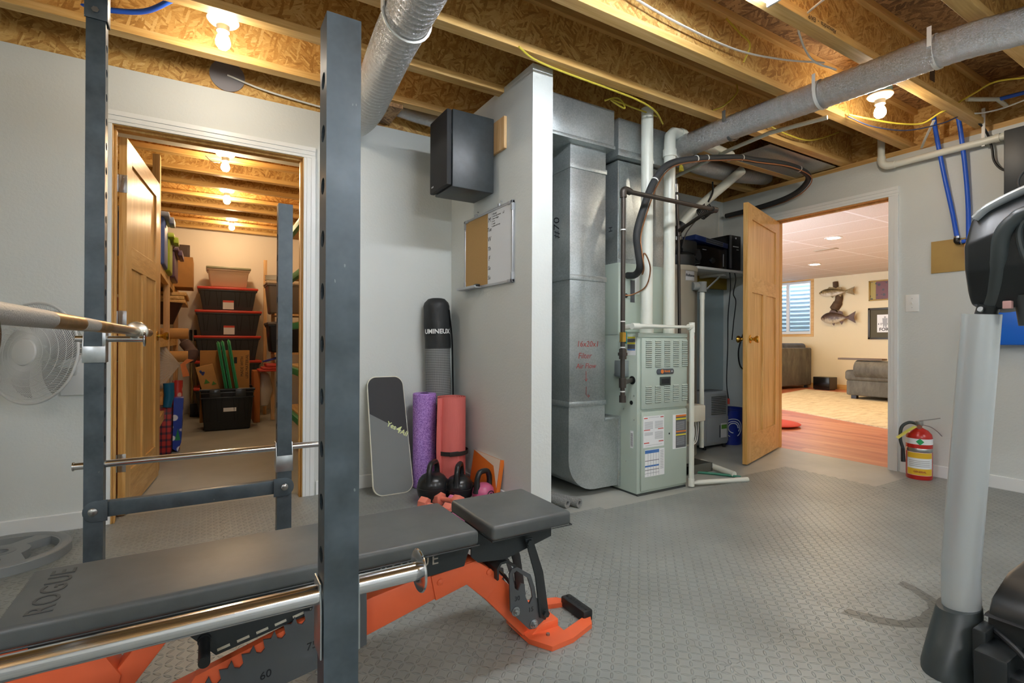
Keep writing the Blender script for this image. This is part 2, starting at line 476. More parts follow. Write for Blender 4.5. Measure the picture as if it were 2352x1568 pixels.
# door casings and oak jambs
def casing(name, axis, d0, d1, face, out, jt):
    """face: plane of the wall; out: -1/+1 side the casing stands on"""
    b = MB(); w = .066
    prof = [(0, .0), (.012, .0), (.016, .004), (.020, .004), (w-.022, .006), (w-.016, .010), (w-.004, .010), (w, .006)]
    def strip(u0, u1, z0, z1):
        for (s0, s1, h) in ((0, .25, .011), (.25, .62, .014), (.62, 1, .018)):
            if z1 - z0 > u1 - u0:
                a, c = (u0 + (u1-u0)*s0, u0 + (u1-u0)*s1) if u0 >= d1 - .02 else (u1 - (u1-u0)*s1, u1 - (u1-u0)*s0)
                q = (a, c, z0, z1)
            else: q = (u0, u1, z0 + (z1-z0)*s0, z0 + (z1-z0)*s1)
            t = sorted((face, face + out*h))
            if axis == 'X': b.box(q[0], q[1], t[0], t[1], q[2], q[3], .0015)
            else: b.box(t[0], t[1], q[0], q[1], q[2], q[3], .0015)
    strip(d0-w-.004, d0-.004, 0, DH+.003); strip(d1+.004, d1+w+.004, 0, DH+.003); strip(d0-w-.004, d1+w+.004, DH+.004, DH+w+.004)
    S(name, b, M['trim'])
def jamb(name, axis, d0, d1, t0, t1, stop):
    b = MB()
    def bx(u0, u1, s0, s1, z0, z1):
        if axis == 'X': b.box(u0, u1, s0, s1, z0, z1, .0015)
        else: b.box(s0, s1, u0, u1, z0, z1, .0015)
    bx(d0-.02, d0, t0, t1, 0, DH); bx(d1, d1+.02, t0, t1, 0, DH); bx(d0-.02, d1+.02, t0, t1, DH, DH+.02)
    s0, s1 = stop
    bx(d0, d0+.011, s0, s1, 0, DH-.011); bx(d1-.011, d1, s0, s1, 0, DH-.011); bx(d0, d1, s0, s1, DH-.011, DH)
    S(name, b, M['oak'])
casing('trim_1', 'X', DX0, DX1, LY, -1, .1); jamb('trim_2', 'X', DX0, DX1, LY-.001, LY+.116, (LY+.03, LY+.066))
casing('trim_3', 'Y', EY0, EY1, RX, -1, .1); jamb('trim_4', 'Y', EY0, EY1, RX-.001, RX+.116, (RX+.055, RX+.09))

# doors: oak, one panel over two tall panels over one low panel
def door(name, hinge, ang, w, knob_side, label, hz=(1.78, 1.05, .28), hs=-1):
    """local x from hinge to latch, local y through the leaf, z up"""
    o = bpy.data.objects.new(name, None); C.objects.link(o); o.location = hinge; o.rotation_euler = (0, 0, ang)
    WM[o.name] = Matrix.Translation(V(hinge)) @ Matrix.Rotation(ang, 4, 'Z'); o['kind'] = 'structure'; o['label'] = label
    th = .035; st = .115; h = 2.03
    zr = [(0, .22), (1.34, 1.46), (1.915, h)]
    b = MB().box(0, st, 0, th, 0, h, .0015).box(w-st, w, 0, th, 0, h, .0015)
    b.box(w/2-.045, w/2+.045, 0, th, .22, 1.34, .0015)
    P(o, 'stile', b, M['oak'], local=True, smooth=False)
    b = MB()
    for z0, z1 in zr: b.box(st, w-st, 0, th, z0, z1, .0015)
    P(o, 'rail', b, M['oakX'] if abs(math.cos(ang)) > .7 else M['oakY'], local=True, smooth=False)
    for x0, x1, z0, z1 in ((st, w-st, 1.46, 1.915), (st, w/2-.045, .22, 1.34), (w/2+.045, w-st, .22, 1.34)):
        P(o, 'panel', MB().box(x0-.004, x1+.004, .010, th-.010, z0-.004, z1+.004, .001), M['oak'], local=True, smooth=False)
    for s in (-1, 1):
        k = MB(); y0 = 0 if s < 0 else th
        mt = Matrix.Translation((w-.065, y0, .97)) @ Matrix.Rotation(R(90 if s < 0 else -90), 4, 'X')
        k.lathe([(.033, 0), (.033, .004), (.014, .008), (.011, .022), (.014, .03), (.026, .045), (.029, .056), (.024, .064), (.0, .066)], mt)
        P(o, 'doorknob', k, M['brass'], local=True)
    for z in hz:
        b = MB().box(-.0022, .0005, -.002, .033, z-.048, z+.048, .0008).cyl((-.004, hs*.006 if hs < 0 else th+.006, z-.046), (-.004, hs*.006 if hs < 0 else th+.006, z+.046), .006, n=10)
        for dz in (-.034, -.012, .012, .034): b.cyl((-.0015, .018 + (.006 if dz*dz < .0005 else -.004), z+dz), (-.003, .018 + (.006 if dz*dz < .0005 else -.004), z+dz), .004, n=10)
        P(o, 'hinge', b, M['steel'], local=True)
    return o
# ------------------------------------------------------------------ doors
door('door_1', (-.376, LY+.119, .012), R(84.5), .90, -1, 'oak door swung into the storage room', hs=1)
door('door_2', (RX-.004, EY1-.006, .012), R(180+17.5), .90, -1, 'oak door swung open into the gym beside the water heater', hs=-1)

# ------------------------------------------------------------------ lamps
M['porcelain'] = pm('porcelain', '#e8e2d0', .25)
M['bluebox'] = pm('blue_box', '#3d6f9c', .5)
def make_lamp(name, label, loc, bulb):
    t = T(name, label, 'lamp', loc, group='bare bulb lamps under the joists')
    P(t, 'junction_box', MB().cyl((0, 0, -.002), (0, 0, .06), .066, n=8), M['bluebox'], local=True)
    h = MB().lathe([(.0, -.001), (.066, -.001), (.068, -.008), (.060, -.018), (.036, -.026), (.028, -.034), (.027, -.060), (.020, -.060), (.0, -.058)])
    P(t, 'lampholder', h, M['porcelain'], local=True)
    b = MB().lathe([(.0, -.052), (.0135, -.052), (.016, -.066), (.026, -.085), (.0315, -.105), (.030, -.122), (.019, -.137), (.0, -.142)], n=24)
    P(t, 'bulb', b, bulb, local=True); return t
lp = make_lamp('ceiling_lamp', 'bare lit bulb in white porcelain holder above the storage doorway', (.056, 2.74, 2.455), M['bulb'])
dup(lp, (3.48, 1.50, 2.455), label='bare lit bulb partly hidden behind the long silver duct')
dup(lp, (-1.7, .9, 2.455), label='added bare bulb lamp, unseen, behind the power rack')  # extra bulb out of view, added for more light in the gym
M['bulb2'] = glow('lit_warm_bulb', '#ffdcb0', BULB2)
lp2 = make_lamp('ceiling_lamp', 'second lit bulb from the doorway in the storage room', (.16, 5.82, 2.455), M['bulb2'])
dup(lp2, (.25, 7.16, 2.455), label='lit bulb farthest inside the storage room')
dup(lp2, (.115, 4.62, 2.43), label='lit bulb with a thin pull cord nearest the storage doorway')
tubem = glow('led_tube', '#eef5ff', TUBE)
def shop(label, x, y, z, rz, hang):
    t = T('shop_light', label, 'lamp', (x, y, z), rz, group='tube shop lights below the joists')
    P(t, 'housing', MB().prism([(-.022, .040), (.022, .040), (.030, .012), (-.030, .012)], -.61, .61, 'YZ', mat=Matrix.Rotation(R(90), 4, 'Z')), M['white'], local=True) if False else P(t, 'housing', MB().box(-.61, .61, -.026, .026, .012, .038, .004), M['white'], local=True)
    for yy in (-.055, .055): P(t, 'led_tube', MB().cyl((-.585, yy, .012), (.585, yy, .012), .013, n=12), tubem, local=True)
    P(t, 'end_plate', MB().box(-.612, -.600, -.072, .072, -.006, .036, .002).box(.600, .612, -.072, .072, -.006, .036, .002), M['white'], local=True)
    if hang > 0: P(t, 'hanging_chain', MB().cyl((-.45, 0, .038), (-.45, 0, hang), .003, n=6).cyl((.45, 0, .038), (.45, 0, hang), .003, n=6), M['steel'], local=True)
shop('white tube shop light fixed under the stamped joist', 1.40, 1.212, 2.361, 0, 0)
shop('added fill tube light hung unseen behind the rack end of the gym', -1.3, -.9, 2.02, R(90), .38)  # this hung light and the next two are unseen, added to brighten the gym
shop('added fill tube light hung unseen behind the middle of the gym', .9, -1.5, 2.02, 0, .38)
shop('added fill tube light hung unseen behind the treadmill end of the gym', 3.3, -1.2, 2.02, R(90), .38)

# ------------------------------------------------------------------ interlocking rubber mats
def seam(u):
    """tooth offset along a tile edge, u in 0..1"""
    n = 9; f = (u*n) % 1
    if u < .04 or u > .96: return 0
    A = .0085
    return A*max(-1, min(1, 5*(abs(2*f-1)-.5)))
def mat_tile(x0, x1, y0, y1, sx0, sx1, sy0, sy1, gx, gy, px=.619, py=.615):
    pts = []; n = 72; e = .0006
    def run(a, b, f):
        for i in range(n): pts.append(f(a + (b-a)*i/n))
    run(x0, x1, lambda x: (x, y0 + (seam((x-gx)/px) + e if sy0 else 0)))
    run(y0, y1, lambda y: (x1 + (seam((y-gy)/py) - e if sx1 else 0), y))
    run(x1, x0, lambda x: (x, y1 + (seam((x-gx)/px) - e if sy1 else 0)))
    run(y1, y0, lambda y: (x0 + (seam((y-gy)/py) + e if sx0 else 0), y))
    return T1('floor_mat', 'grey rubber diamond-plate mat locked into the mats around it', 'floor mat',
              MB().prism(pts, .0005, .012, 'XY'), M['mat'], 'interlocking rubber floor mats', smooth=False)
xs = [.69 + .619*i for i in range(-6, 6)]; ys = [.95 + .615*i for i in range(-6, 4)]
def ylim(x):
    if x < PX-.02: return LY-.015
    if x < 1.9: return 2.235
    if x < 3.1: return 2.19
    if x < 3.7: return 2.26
    return 1.645
for x in xs:
    xe = x+.619
    if x > 3.7: xe = RX-.015
    for y in ys:
        ye = y+.615
        yl = ylim(x)
        if x < PX-.02 < xe and y > 1.5:                     # tile cut round the partition
            if y < 2.17:
                mat_tile(x, PX-.017, y, ye, 1, 0, 1, 1, x, y); mat_tile(PX-.016, xe, y, 2.235, 0, 1, 1, 0, x, y)
            elif y < LY: mat_tile(x, PX-.017, y, min(ye, yl), 1, 0, 1, ye < yl, x, y)
            continue
        if y >= yl-.1: continue
        last = yl - ye < .1
        mat_tile(max(x, -2.69), xe, max(y, -2.88), yl if last else ye, x > -2.6, x < 3.7, y > -2.8, not last, x, y)
mat_tile(DX0+.014, DX1-.014, LY-.014, LY+.10, 0, 0, 0, 0, 0, 0)

# ------------------------------------------------------------------ power rack
def rackpaint():
    t = NT('black_rack_enamel'); p = t.objc()
    a = t.noise(p, 9, 4, .7); b = t.noise(p, 70, 3, .7)
    scr = t.math('GREATER_THAN', t.noise(t.mapping(p, (1, 1, .35)), 60, 2, .8).outputs[0], .73)
    col = t.ramp(a.outputs[0], [(.3, '#3b454a'), (.7, '#566269')])
    t.set(t.b.inputs['Base Color'], t.mix(t.math('MULTIPLY', scr, .35), col, lin('#a9b2b0')))
    t.set(t.b.inputs['Roughness'], t.ramp(a.outputs[0], [(.3, (.30,)*3), (.7, (.48,)*3)])); t.bump(b.outputs[0], .03, .002)
    t.bs(Metallic=.25); return t.m
M['rack'] = rackpaint()
M['galv'] = pm('zinc_plate', '#b9bfc0', .33, 1.0, (50, .08), var=(14, .18))
M['bolt'] = pm('bolt_steel', '#a9adad', .3, 1.0)
rk = T('power_rack', 'black steel power rack with drilled uprights and chrome safety bars', 'power rack', (-.06, 1.45, .012))
def upright(x0, yf, top, name='upright'):
    w = .0505; b = MB(); z0 = .012
    b.box(x0, x0+w, yf, yf+.003, z0, top).box(x0, x0+w, yf+w-.003, yf+w, z0, top)
    hs = [circ(yf+w/2, .545+.0802*k, .0128, 14) for k in range(int((top-.62)/.0802)+1)]
    hs = [h for h in hs if max(q[1] for q in h) < top-.02]
    for xa in (x0, x0+w-.003):
        b.prism([(yf+.0031, z0), (yf+w-.0031, z0), (yf+w-.0031, top), (yf+.0031, top)], xa, xa+.003, 'YZ', holes=hs)
    b.box(x0+.003, x0+w-.003, yf+.003, yf+w-.003, top-.003, top)
    return P(rk, name, b, M['rack'], smooth=False)
FY, NY = 2.10, .79
posts = {'ft': (-.339, FY, 2.10), 'fs': (.2275, FY, 1.471), 'nt': (-.416, NY, 2.10), 'ns': (.150, NY, 1.441)}
for x0, yf, top in posts.values():
    u = upright(x0, yf, top)
    P(u, 'base_foot', MB().box(x0-.02, x0+.07, yf-.02, yf+.07, .012, .018, .001), M['rack'])
def low_bar(xa, xb, yf, z):
    b = MB().box(xa+.0505, xb, yf+.004, yf+.034, z-.025, z+.025, .003)
    P(rk, 'lower_rail', b, M['rack'])
    for xc, s in ((xa, 1), (xb, -1)):
        poly = [(xc + .028 + .030*math.cos(a), z + .034*math.sin(a)) for a in [R((90 if s > 0 else -90)+i*15) for i in range(13)]]
        xe = xc+.0505+.012 if s > 0 else xc-.012
        poly += [(xe, z-.034 if s > 0 else z+.034), (xe, z+.034 if s > 0 else z-.034)]
        e = P(rk, 'bracket_ear', MB().prism(poly, yf-.0055, yf-.0005, 'XZ', bev=.001), M['rack'])
        P(e, 'bolt', MB().lathe([(.0, .009), (.008, .0085), (.0125, .005), (.013, 0), (0, 0)], Matrix.Translation((xc+.025, yf-.0055, z)) @ Matrix.Rotation(R(90), 4, 'X')), M['bolt'])
low_bar(-.339, .2275, FY, .399); low_bar(-.416, .150, NY, .399)
# head bracket and crossmember joining the tall uprights above head height
for x0, yf in ((-.339, FY), (-.416, NY)):
    poly = [(x0-.004, 1.985), (x0+.0545, 1.985), (x0+.0545, 2.035)] + [(x0+.025+.030*math.cos(R(a)), 2.035+.028*math.sin(R(a))) for a in range(15, 180, 15)] + [(x0-.004, 2.035)]
    e = P(rk, 'head_bracket', MB().prism(poly, yf-.005, yf-.0005, 'XZ', bev=.001).box(x0+.0512, x0+.056, yf-.004, yf+.05, 1.985, 2.10, .001), M['rack'])
    P(e, 'bolt', MB().cyl((x0+.025, yf-.005, 2.012), (x0+.025, yf-.012, 2.012), .010, n=6), M['bolt'])
P(rk, 'crossmember', MB().tube(spline([(-.31, 2.12, 2.05), (-.33, 2.0, 2.13), (-.37, 1.0, 2.13), (-.39, .82, 2.05)], 8), .019, 14), M['rack'])
P(rk, 'rear_rail', MB().beam((-.314, FY, .06), (-.391, NY+.05, .06), .05, .05, bev=.002), M['rack'])
# chrome safety bars on zinc brackets
s1 = P(rk, 'safety_bar', MB().cyl((-.366, FY+.025, .5445), (.40, FY+.025, .5445), .0118, n=22).lathe([(.0115, 0), (.0145, 0), (.0145, .004), (.0, .006)], Matrix.Translation((-.366, FY+.025, .5445)) @ Matrix.Rotation(R(-90), 4, 'Y')), M['chrome'])
s2 = P(rk, 'safety_bar', MB().cyl((-.46, NY+.025, .566), (.306, NY+.025, .566), .0148, n=26)
       .lathe([(.014, 0), (.022, .0), (.034, .003), (.0355, .005), (.034, .007), (.0, .007)], Matrix.Translation((.302, NY+.025, .566)) @ Matrix.Rotation(R(90), 4, 'Y')), M['chrome'])
def saddle(x0, yf, z0, z1, zp, front=True):
    b = MB()
    if front: b.box(x0-.004, x0+.0545, yf-.0045, yf-.0005, z0, z1, .001)
    else: b.box(x0-.004, x0+.0545, yf+.0515, yf+.0555, z0, z1, .001)
    for xa in (x0-.0045, x0+.0512):
        b.prism([(yf-.004 if front else yf+.006, z0), (yf+.055, z0), (yf+.055, zp+.02), (yf+.012, zp+.02), (yf-.004 if front else yf+.006, z1)], xa, xa+.0035, 'YZ', bev=.0008)
    return b
P(s1, 'saddle_bracket', saddle(.2275, FY, .457, .517, .545), M['galv']); P(s2, 'saddle_bracket', saddle(.150, NY, .475, .545, .566, False), M['galv'])
jh = P(rk, 'bar_hook', saddle(-.339, FY, .878, .931, .955).box(-.293, -.284, FY-.003, FY+.03, .931, .975, .001), M['galv'])
P(jh, 'hook_peg', MB().cyl((-.365, FY+.025, .955), (-.184, FY+.025, .955), .0105, n=18).lathe([(0, 0), (.024, 0), (.026, .002), (.024, .005), (0, .006)], Matrix.Translation((-.186, FY+.025, .955)) @ Matrix.Rotation(R(90), 4, 'Y')), M['chrome'])
HY = .700                                  # the near hook hangs on an offset plate
jh2 = P(rk, 'bar_hook', saddle(-.416, NY, .878, .931, .955).box(-.366, -.358, HY-.03, NY+.02, .935, .978, .001), M['galv'])
P(jh2, 'hook_peg', MB().cyl((-.375, HY, .955), (-.186, HY, .955), .0105, n=18).lathe([(0, 0), (.024, 0), (.026, .002), (.024, .005), (0, .006)], Matrix.Translation((-.188, HY, .955)) @ Matrix.Rotation(R(90), 4, 'Y')), M['chrome'])

# barbell lying on the hooks
bbx, bbz = -.212, .982
M['barsteel'] = pm('worn_bar_steel', '#c9c4b6', .24, 1.0, (120, .06), var=(8, .15))
M['knurl'] = pm('knurled_steel', '#b9b9b4', .5, .9, (220, .5))
M['bandgold'] = pm('worn_brass_band', '#a58a58', .3, 1.0, var=(30, .3))
bl = T('barbell', 'chrome barbell resting on the rack hooks in front of the wall fan', 'barbell', (bbx, 1.45, bbz-.013))
P(bl, 'shaft', MB().cyl((bbx, .60, bbz), (bbx, 2.19, bbz), .0135, n=22), M['barsteel'])
for a, b_ in ((.70, 1.05), (1.27, 1.42)): P(bl, 'knurled_grip', MB().cyl((bbx, a, bbz), (bbx, b_, bbz), .0139, n=22), M['knurl'])
P(bl, 'ring_mark', MB().cyl((bbx, 1.05, bbz), (bbx, 1.27, bbz), .01375, n=22).cyl((bbx, 1.42, bbz), (bbx, 1.58, bbz), .01375, n=22), M['bandgold'])
P(bl, 'collar', MB().lathe([(.013, -.006), (.032, 0), (.034, .004), (.034, .012), (.031, .016), (.0, .016)], Matrix.Translation((bbx, 2.19, bbz)) @ Matrix.Rotation(R(-90), 4, 'X')), M['barsteel'])
P(bl, 'sleeve', MB().lathe([(.0, 0), (.0165, .0), (.0165, .395), (.014, .41), (0, .411)], Matrix.Translation((bbx, 2.206, bbz)) @ Matrix.Rotation(R(-90), 4, 'X')), M['barsteel'])
P(bl, 'collar', MB().lathe([(.013, -.006), (.032, 0), (.034, .004), (.034, .012), (.031, .016), (.0, .016)], Matrix.Translation((bbx, .60, bbz)) @ Matrix.Rotation(R(90), 4, 'X')), M['barsteel'])
P(bl, 'sleeve', MB().cyl((bbx, .585, bbz), (bbx, .18, bbz), .0165, n=22), M['barsteel'])

# ------------------------------------------------------------------ weight bench
def vinyl():
    t = NT('black_vinyl'); p = t.objc()
    a = t.noise(p, 420, 2, .6); b = t.noise(p, 5, 4, .65)
    t.set(t.b.inputs['Base Color'], t.ramp(b.outputs[0], [(.3, '#4a4e4e'), (.7, '#5c605f')])); t.bs(Roughness=.42); t.bump(a.outputs[0], .12, .001); return t.m
M['vinyl'] = vinyl(); M['orange'] = pm('orange_powder_coat', '#ea6a3e', .38, var=(6, .05), bump=(150, .05))
M['plate'] = pm('black_powder_coat', '#2a2f30', .42, .1, (160, .05)); M['ladder'] = pm('grey_laser_plate', '#55595b', .42, .2, (140, .05)); M['ink'] = pm('dark_engraving', '#15171a', .6)
bn = T('weight_bench', 'flat weight bench with black pads on an orange steel frame', 'weight bench', (.38, 1.40, .012))
ZT = .43
bp = P(bn, 'back_pad', MB().box(-.335, .648, 1.255, 1.545, .3875, ZT, .011, 4), M['vinyl'])
P(bp, 'seam_piping', MB().tube([(x, y, .3885) for x, y in ((-.335, 1.255), (.648, 1.255), (.648, 1.545), (-.335, 1.545))], .0022, 6, closed=True), M['plate'])
P(bp, 'embossed_lettering', MB().text('ROGUE', .062, frame_at((-.272, 1.40, ZT+.0008), (0, 1, 0), (-1, 0, 0)), .0012, spacing=1.12), pm('embossed_vinyl', '#393c3c', .45))
sp = P(bn, 'seat_pad', MB().box(.690, .968, 1.255, 1.545, .3875, ZT, .011, 4), M['vinyl'])
P(sp, 'seam_piping', MB().tube([(x, y, .3885) for x, y in ((.690, 1.255), (.968, 1.255), (.968, 1.545), (.690, 1.545))], .0022, 6, closed=True), M['plate'])
side = [(-.30, .385), (-.30, .335), (-.10, .335), (-.04, .300), (.02, .232), (.24, .276), (.44, .312), (.527, .292), (.645, .297), (.66, .340), (.655, .385)]
seat = [(.668, .385), (.668, .318), (.69, .298), (.782, .287), (.955, .326), (.955, .385)]
for yy in (1.345, 1.449):
    pl = P(bn, 'support_plate', MB().prism(side, yy, yy+.005, 'XZ').prism(seat, yy, yy+.005, 'XZ'), M['plate'])
    if yy < 1.4: P(pl, 'cut_out_lettering', MB().text('ROGUE', .044, frame_at((.480, yy-.0004, .336), (1, 0, 0), (0, 0, 1)), .0006, spacing=1.25), pm('cut_out_gap', '#a9a193', .5))
slots = MB()
for k in range(6):
    f = k/5; x = .035 + .20*f; z = .240 + .039*f
    slots.obox((x, 1.3445, z+.006), (.026, .001, .006), (0, R(-12), 0))
P(bn, 'slot_window', slots, pm('slot_gap', '#b9b5a4', .6))
def spine():
    b = MB()
    b.prism([(.69, .300), (.545, .290), (.36, .262), (-.25, .100), (-.25, .025), (.36, .164), (.563, .214), (.658, .236), (.73, .166), (.868, .014), (.95, .014), (.96, .045), (.80, .205)], 1.362, 1.438, 'XZ', bev=.004)
    b.prism([(.69, .298), (.548, .284), (.563, .212), (.660, .234), (.726, .172), (.784, .228)], 1.357, 1.443, 'XZ', bev=.002)
    return b
fr = P(bn, 'frame_spine', spine(), M['orange'])
for x, z in ((.575, .262), (.735, .255)): P(fr, 'rivet', MB().lathe([(.010, 0), (.009, .003), (.004, .005), (0, .0055)], Matrix.Translation((x, 1.357, z)) @ Matrix.Rotation(R(90), 4, 'X')), M['orange'])
P(bn, 'rear_leg', MB().prism([(-.37, .332), (-.21, .332), (-.155, .232), (-.20, .05), (-.33, .05)], 1.365, 1.435, 'XZ', bev=.004).box(-.33, -.25, 1.14, 1.66, .012, .062, .004), M['orange'])
P(bn, 'brace', MB().beam((-.19, 1.395, .17), (-.085, 1.395, .305), .05, .05, bev=.004), M['orange'])
def teeth():
    lo = [(-.10, .075), (.36, .160), (.36, .244)]; up_ = []
    for k in range(9, -1, -1):
        x = -.09 + .045*k; z = .135 + .0212*k + .012
        up_ += [(x+.043, z+.010), (x+.026, z+.012), (x+.030, z-.010), (x+.022, z-.018), (x+.012, z-.014), (x+.006, z+.004)]
    return lo + up_ + [(-.10, .12)]
ld = P(bn, 'ladder_plate', MB().prism(teeth(), 1.334, 1.339, 'XZ'), M['ladder'])
P(ld, 'angle_numbers', MB().text('60', .026, frame_at((.122, 1.3335, .160), (1, 0, .16), (0, 0, 1)), .0006).text('75', .026, frame_at((.225, 1.3335, .198), (1, 0, .16), (0, 0, 1)), .0006).text('45', .026, frame_at((.015, 1.3335, .118), (1, 0, .16), (0, 0, 1)), .0006), M['ink'])
P(bn, 'ladder_backing', MB().prism([(-.10, .08), (.36, .17), (.36, .275), (.24, .272), (-.02, .20)], 1.340, 1.362, 'XZ'), M['orange'])
P(bn, 'locking_peg', MB().cyl((-.003, 1.345, .276), (-.003, 1.245, .276), .0115, n=18).lathe([(.0135, 0), (.0135, .01), (0, .011)], Matrix.Translation((-.003, 1.335, .276)) @ Matrix.Rotation(R(-90), 4, 'X')), M['black'])
fp = [(.795, .130), (.862, .058), (.884, .054), (.929, .078), (.929, .114), (.888, .150), (.882, .185), (.866, .228), (.817, .261), (.798, .259), (.790, .245)]
fh = [(.800, .242), (.815, .251), (.856, .219), (.870, .18), (.874, .155), (.862, .136), (.848, .163), (.845, .202), (.831, .208), (.822, .188), (.810, .196)]
for yy in (1.330, 1.462):
    q = P(bn, 'angle_plate', MB().prism(fp, yy, yy+.006, 'XZ', holes=[fh]), M['ladder'])
    if yy < 1.4:
        P(q, 'angle_numbers', MB().text('30', .020, frame_at((.818, yy-.0005, .165), (1, 0, 0), (0, 0, 1)), .0006).text('15', .020, frame_at((.868, yy-.0005, .118), (1, 0, 0), (0, 0, 1)), .0006).text('0', .020, frame_at((.903, yy-.0005, .089), (1, 0, 0), (0, 0, 1)), .0006), M['ink'])
        for x, z in ((.812, .128), (.878, .072)):
            P(q, 'bolt', MB().cyl((x, yy, z), (x, yy-.003, z), .014, n=20).cyl((x, yy-.003, z), (x, yy-.010, z), .0105, n=6).cyl((x, yy-.010, z), (x, yy-.016, z), .0055, n=10), M['bolt'])
P(bn, 'hook_bracket', MB().prism([(.752, .232), (.750, .268), (.762, .284), (.785, .286), (.817, .264), (.813, .258), (.784, .279), (.766, .278), (.757, .265), (.757, .234)], 1.3365, 1.4615, 'XZ'), M['plate'])
for yy in (1.322, 1.458):
    st_ = P(bn, 'seat_strut', MB().prism([(.842, .345), (.868, .345), (.909, .23), (.931, .095), (.917, .075), (.898, .09), (.880, .22)], yy, yy+.006, 'XZ', bev=.001), M['plate'])
    if yy < 1.4:
        for x, z in ((.855, .332), (.917, .098)): P(st_, 'bolt', MB().cyl((x, yy, z), (x, yy-.010, z), .011, n=6), M['plate'])
P(bn, 'strut_link', MB().beam((.800, 1.40, .225), (.895, 1.40, .10), .05, .004), M['plate'])
foot = [(.862, 1.330), (.902, 1.262), (.985, 1.266), (1.088, 1.300), (1.118, 1.345), (1.118, 1.455), (1.088, 1.500), (.985, 1.534), (.902, 1.538), (.862, 1.470)]
P(bn, 'front_foot', MB().prism(foot, .0125, .028, 'XY', holes=[[(.985, 1.315), (1.085, 1.345), (1.085, 1.455), (.985, 1.485)]]).prism([(.86, .014), (.985, .014), (.985, .05), (.92, .052)], 1.345, 1.455, 'XZ', bev=.003), M['orange'])
hg = P(bn, 'carry_grip', MB().box(1.082, 1.122, 1.335, 1.465, .012, .050, .006), M['black'])
P(hg, 'grip_lettering', MB().text('ROGUE', .020, frame_at((1.102, 1.40, .0502), (0, 1, 0), (-1, 0, 0)), .0006, spacing=1.2).disc((1.102, 1.347, .0495), .005, 12).disc((1.102, 1.453, .0495), .005, 12), M['ink'])
P(bn, 'hinge_tube', MB().cyl((.668, 1.352, .362), (.668, 1.448, .362), .012, n=16), M['orange'])
P(bn, 'foot_bolt', MB().cyl((.925, 1.318, .028), (.925, 1.318, .034), .006, n=6), M['bolt'])

# ------------------------------------------------------------------ weight plate on the floor
def gripplate():
    b = MB(); r = .232; hs = []
    for k in range(3):
        a0 = R(30 + 120*k + 15)
        lo = [((.095)*math.cos(a), (.095)*math.sin(a)) for a in [a0 + R(100-10*i) for i in range(9)]]
        hi = [((.188)*math.cos(a), (.188)*math.sin(a)) for a in [a0 + R(2+96*i/12) for i in range(13)]]
        hs.append(hi + lo)
    hs.append(circ(0, 0, .026, 20))
    b.prism(circ(0, 0, r, 72), 0, .036, 'XY', holes=hs)
    b.tube([V((.212*math.cos(2*PI*i/72), .212*math.sin(2*PI*i/72), .030)) for i in range(72)], .020, 10, closed=True, flat=.7)
    return b
t = T('weight_plate', 'grey tri-grip weight plate lying on the mats against the baseboard', 'weight plate', (-.752, 2.975, .0125), R(20))
P(t, 'plate_body', gripplate(), pm('grey_cast_iron', '#8f9494', .5, .2, (120, .15)), local=True)
P(t, 'hub', MB().lathe([(.026, 0), (.050, 0), (.050, .038), (.026, .038)], cap=False), pm('grey_hub', '#868b8b', .45, .2), local=True)

# ------------------------------------------------------------------ wall fan
M['fanp'] = pm('fan_plastic', '#d3d6d4', .4)
fc = V((-.666, 3.03, .893)); fn = V((-.60, -.79, .10)).normalized()
fx = V((0, 0, 1)).cross(fn).normalized(); fm = frame_at(fc, fx, fn.cross(fx))       # local z looks out of the grille
t = T('wall_fan', 'pale grey wall fan with round spiral grille beside the storage door', 'fan', tuple(fc))
def grille():
    b = MB(); n = 120
    def dome(r): return .036*(1 - (r/.222)**2)
    for i in range(n):
        a = 2*PI*i/n; pts = []
        for j in range(9):
            r = .060 + .160*j/8; aa = a + .95*(j/8)**.9
            pts.append((r*math.cos(aa), r*math.sin(aa), dome(r)))
        b.tube(pts, .0016, 4, caps=False)
    for r in (.085, .118, .150, .180, .205):
        b.tube([(r*math.cos(2*PI*i/64), r*math.sin(2*PI*i/64), dome(r)) for i in range(64)], .0015, 4, closed=True)
    return b
g = grille(); g._xf(g.bm.verts[:], fm); P(t, 'front_grille', g, M['fanp'])
g = MB().lathe([(0, .046), (.040, .045), (.056, .040), (.060, .032), (.056, .030), (0, .030)], fm, 40); P(t, 'hub_badge', g, M['fanp'])
g = MB().tube([(.224*math.cos(2*PI*i/72), .224*math.sin(2*PI*i/72), .0) for i in range(72)], .006, 10, closed=True); g._xf(g.bm.verts[:], fm); P(t, 'rim', g, M['fanp'])
g = MB()
for i in range(40):
    a = 2*PI*i/60
    g.tube([(r*math.cos(a), r*math.sin(a), z) for r, z in ((.222, -.004), (.216, -.03), (.18, -.065), (.07, -.09))], .0014, 4, caps=False)
g._xf(g.bm.verts[:], fm); P(t, 'rear_cage', g, M['fanp'])
def blades():
    b = MB()
    for k in range(5):
        a0 = 2*PI*k/5
        def f(u, v): 
            r = .035 + .165*u; a = a0 + (v-.5)*(1.0 - .1*u) + .5*u
            return (r*math.cos(a), r*math.sin(a), -.040 + .030*(v-.5) + .004)
        b.grid(f, 8, 6)
    b.lathe([(0, -.02), (.04, -.022), (.042, -.06), (0, -.06)]); return b
g = blades(); g._xf(g.bm.verts[:], fm); P(t, 'blades', g, pm('fan_blade', '#a9adac', .45))
g = MB().lathe([(0, -.09), (.065, -.09), (.07, -.13), (.05, -.18), (0, -.185)], fm); P(t, 'motor_housing', g, M['fanp'])
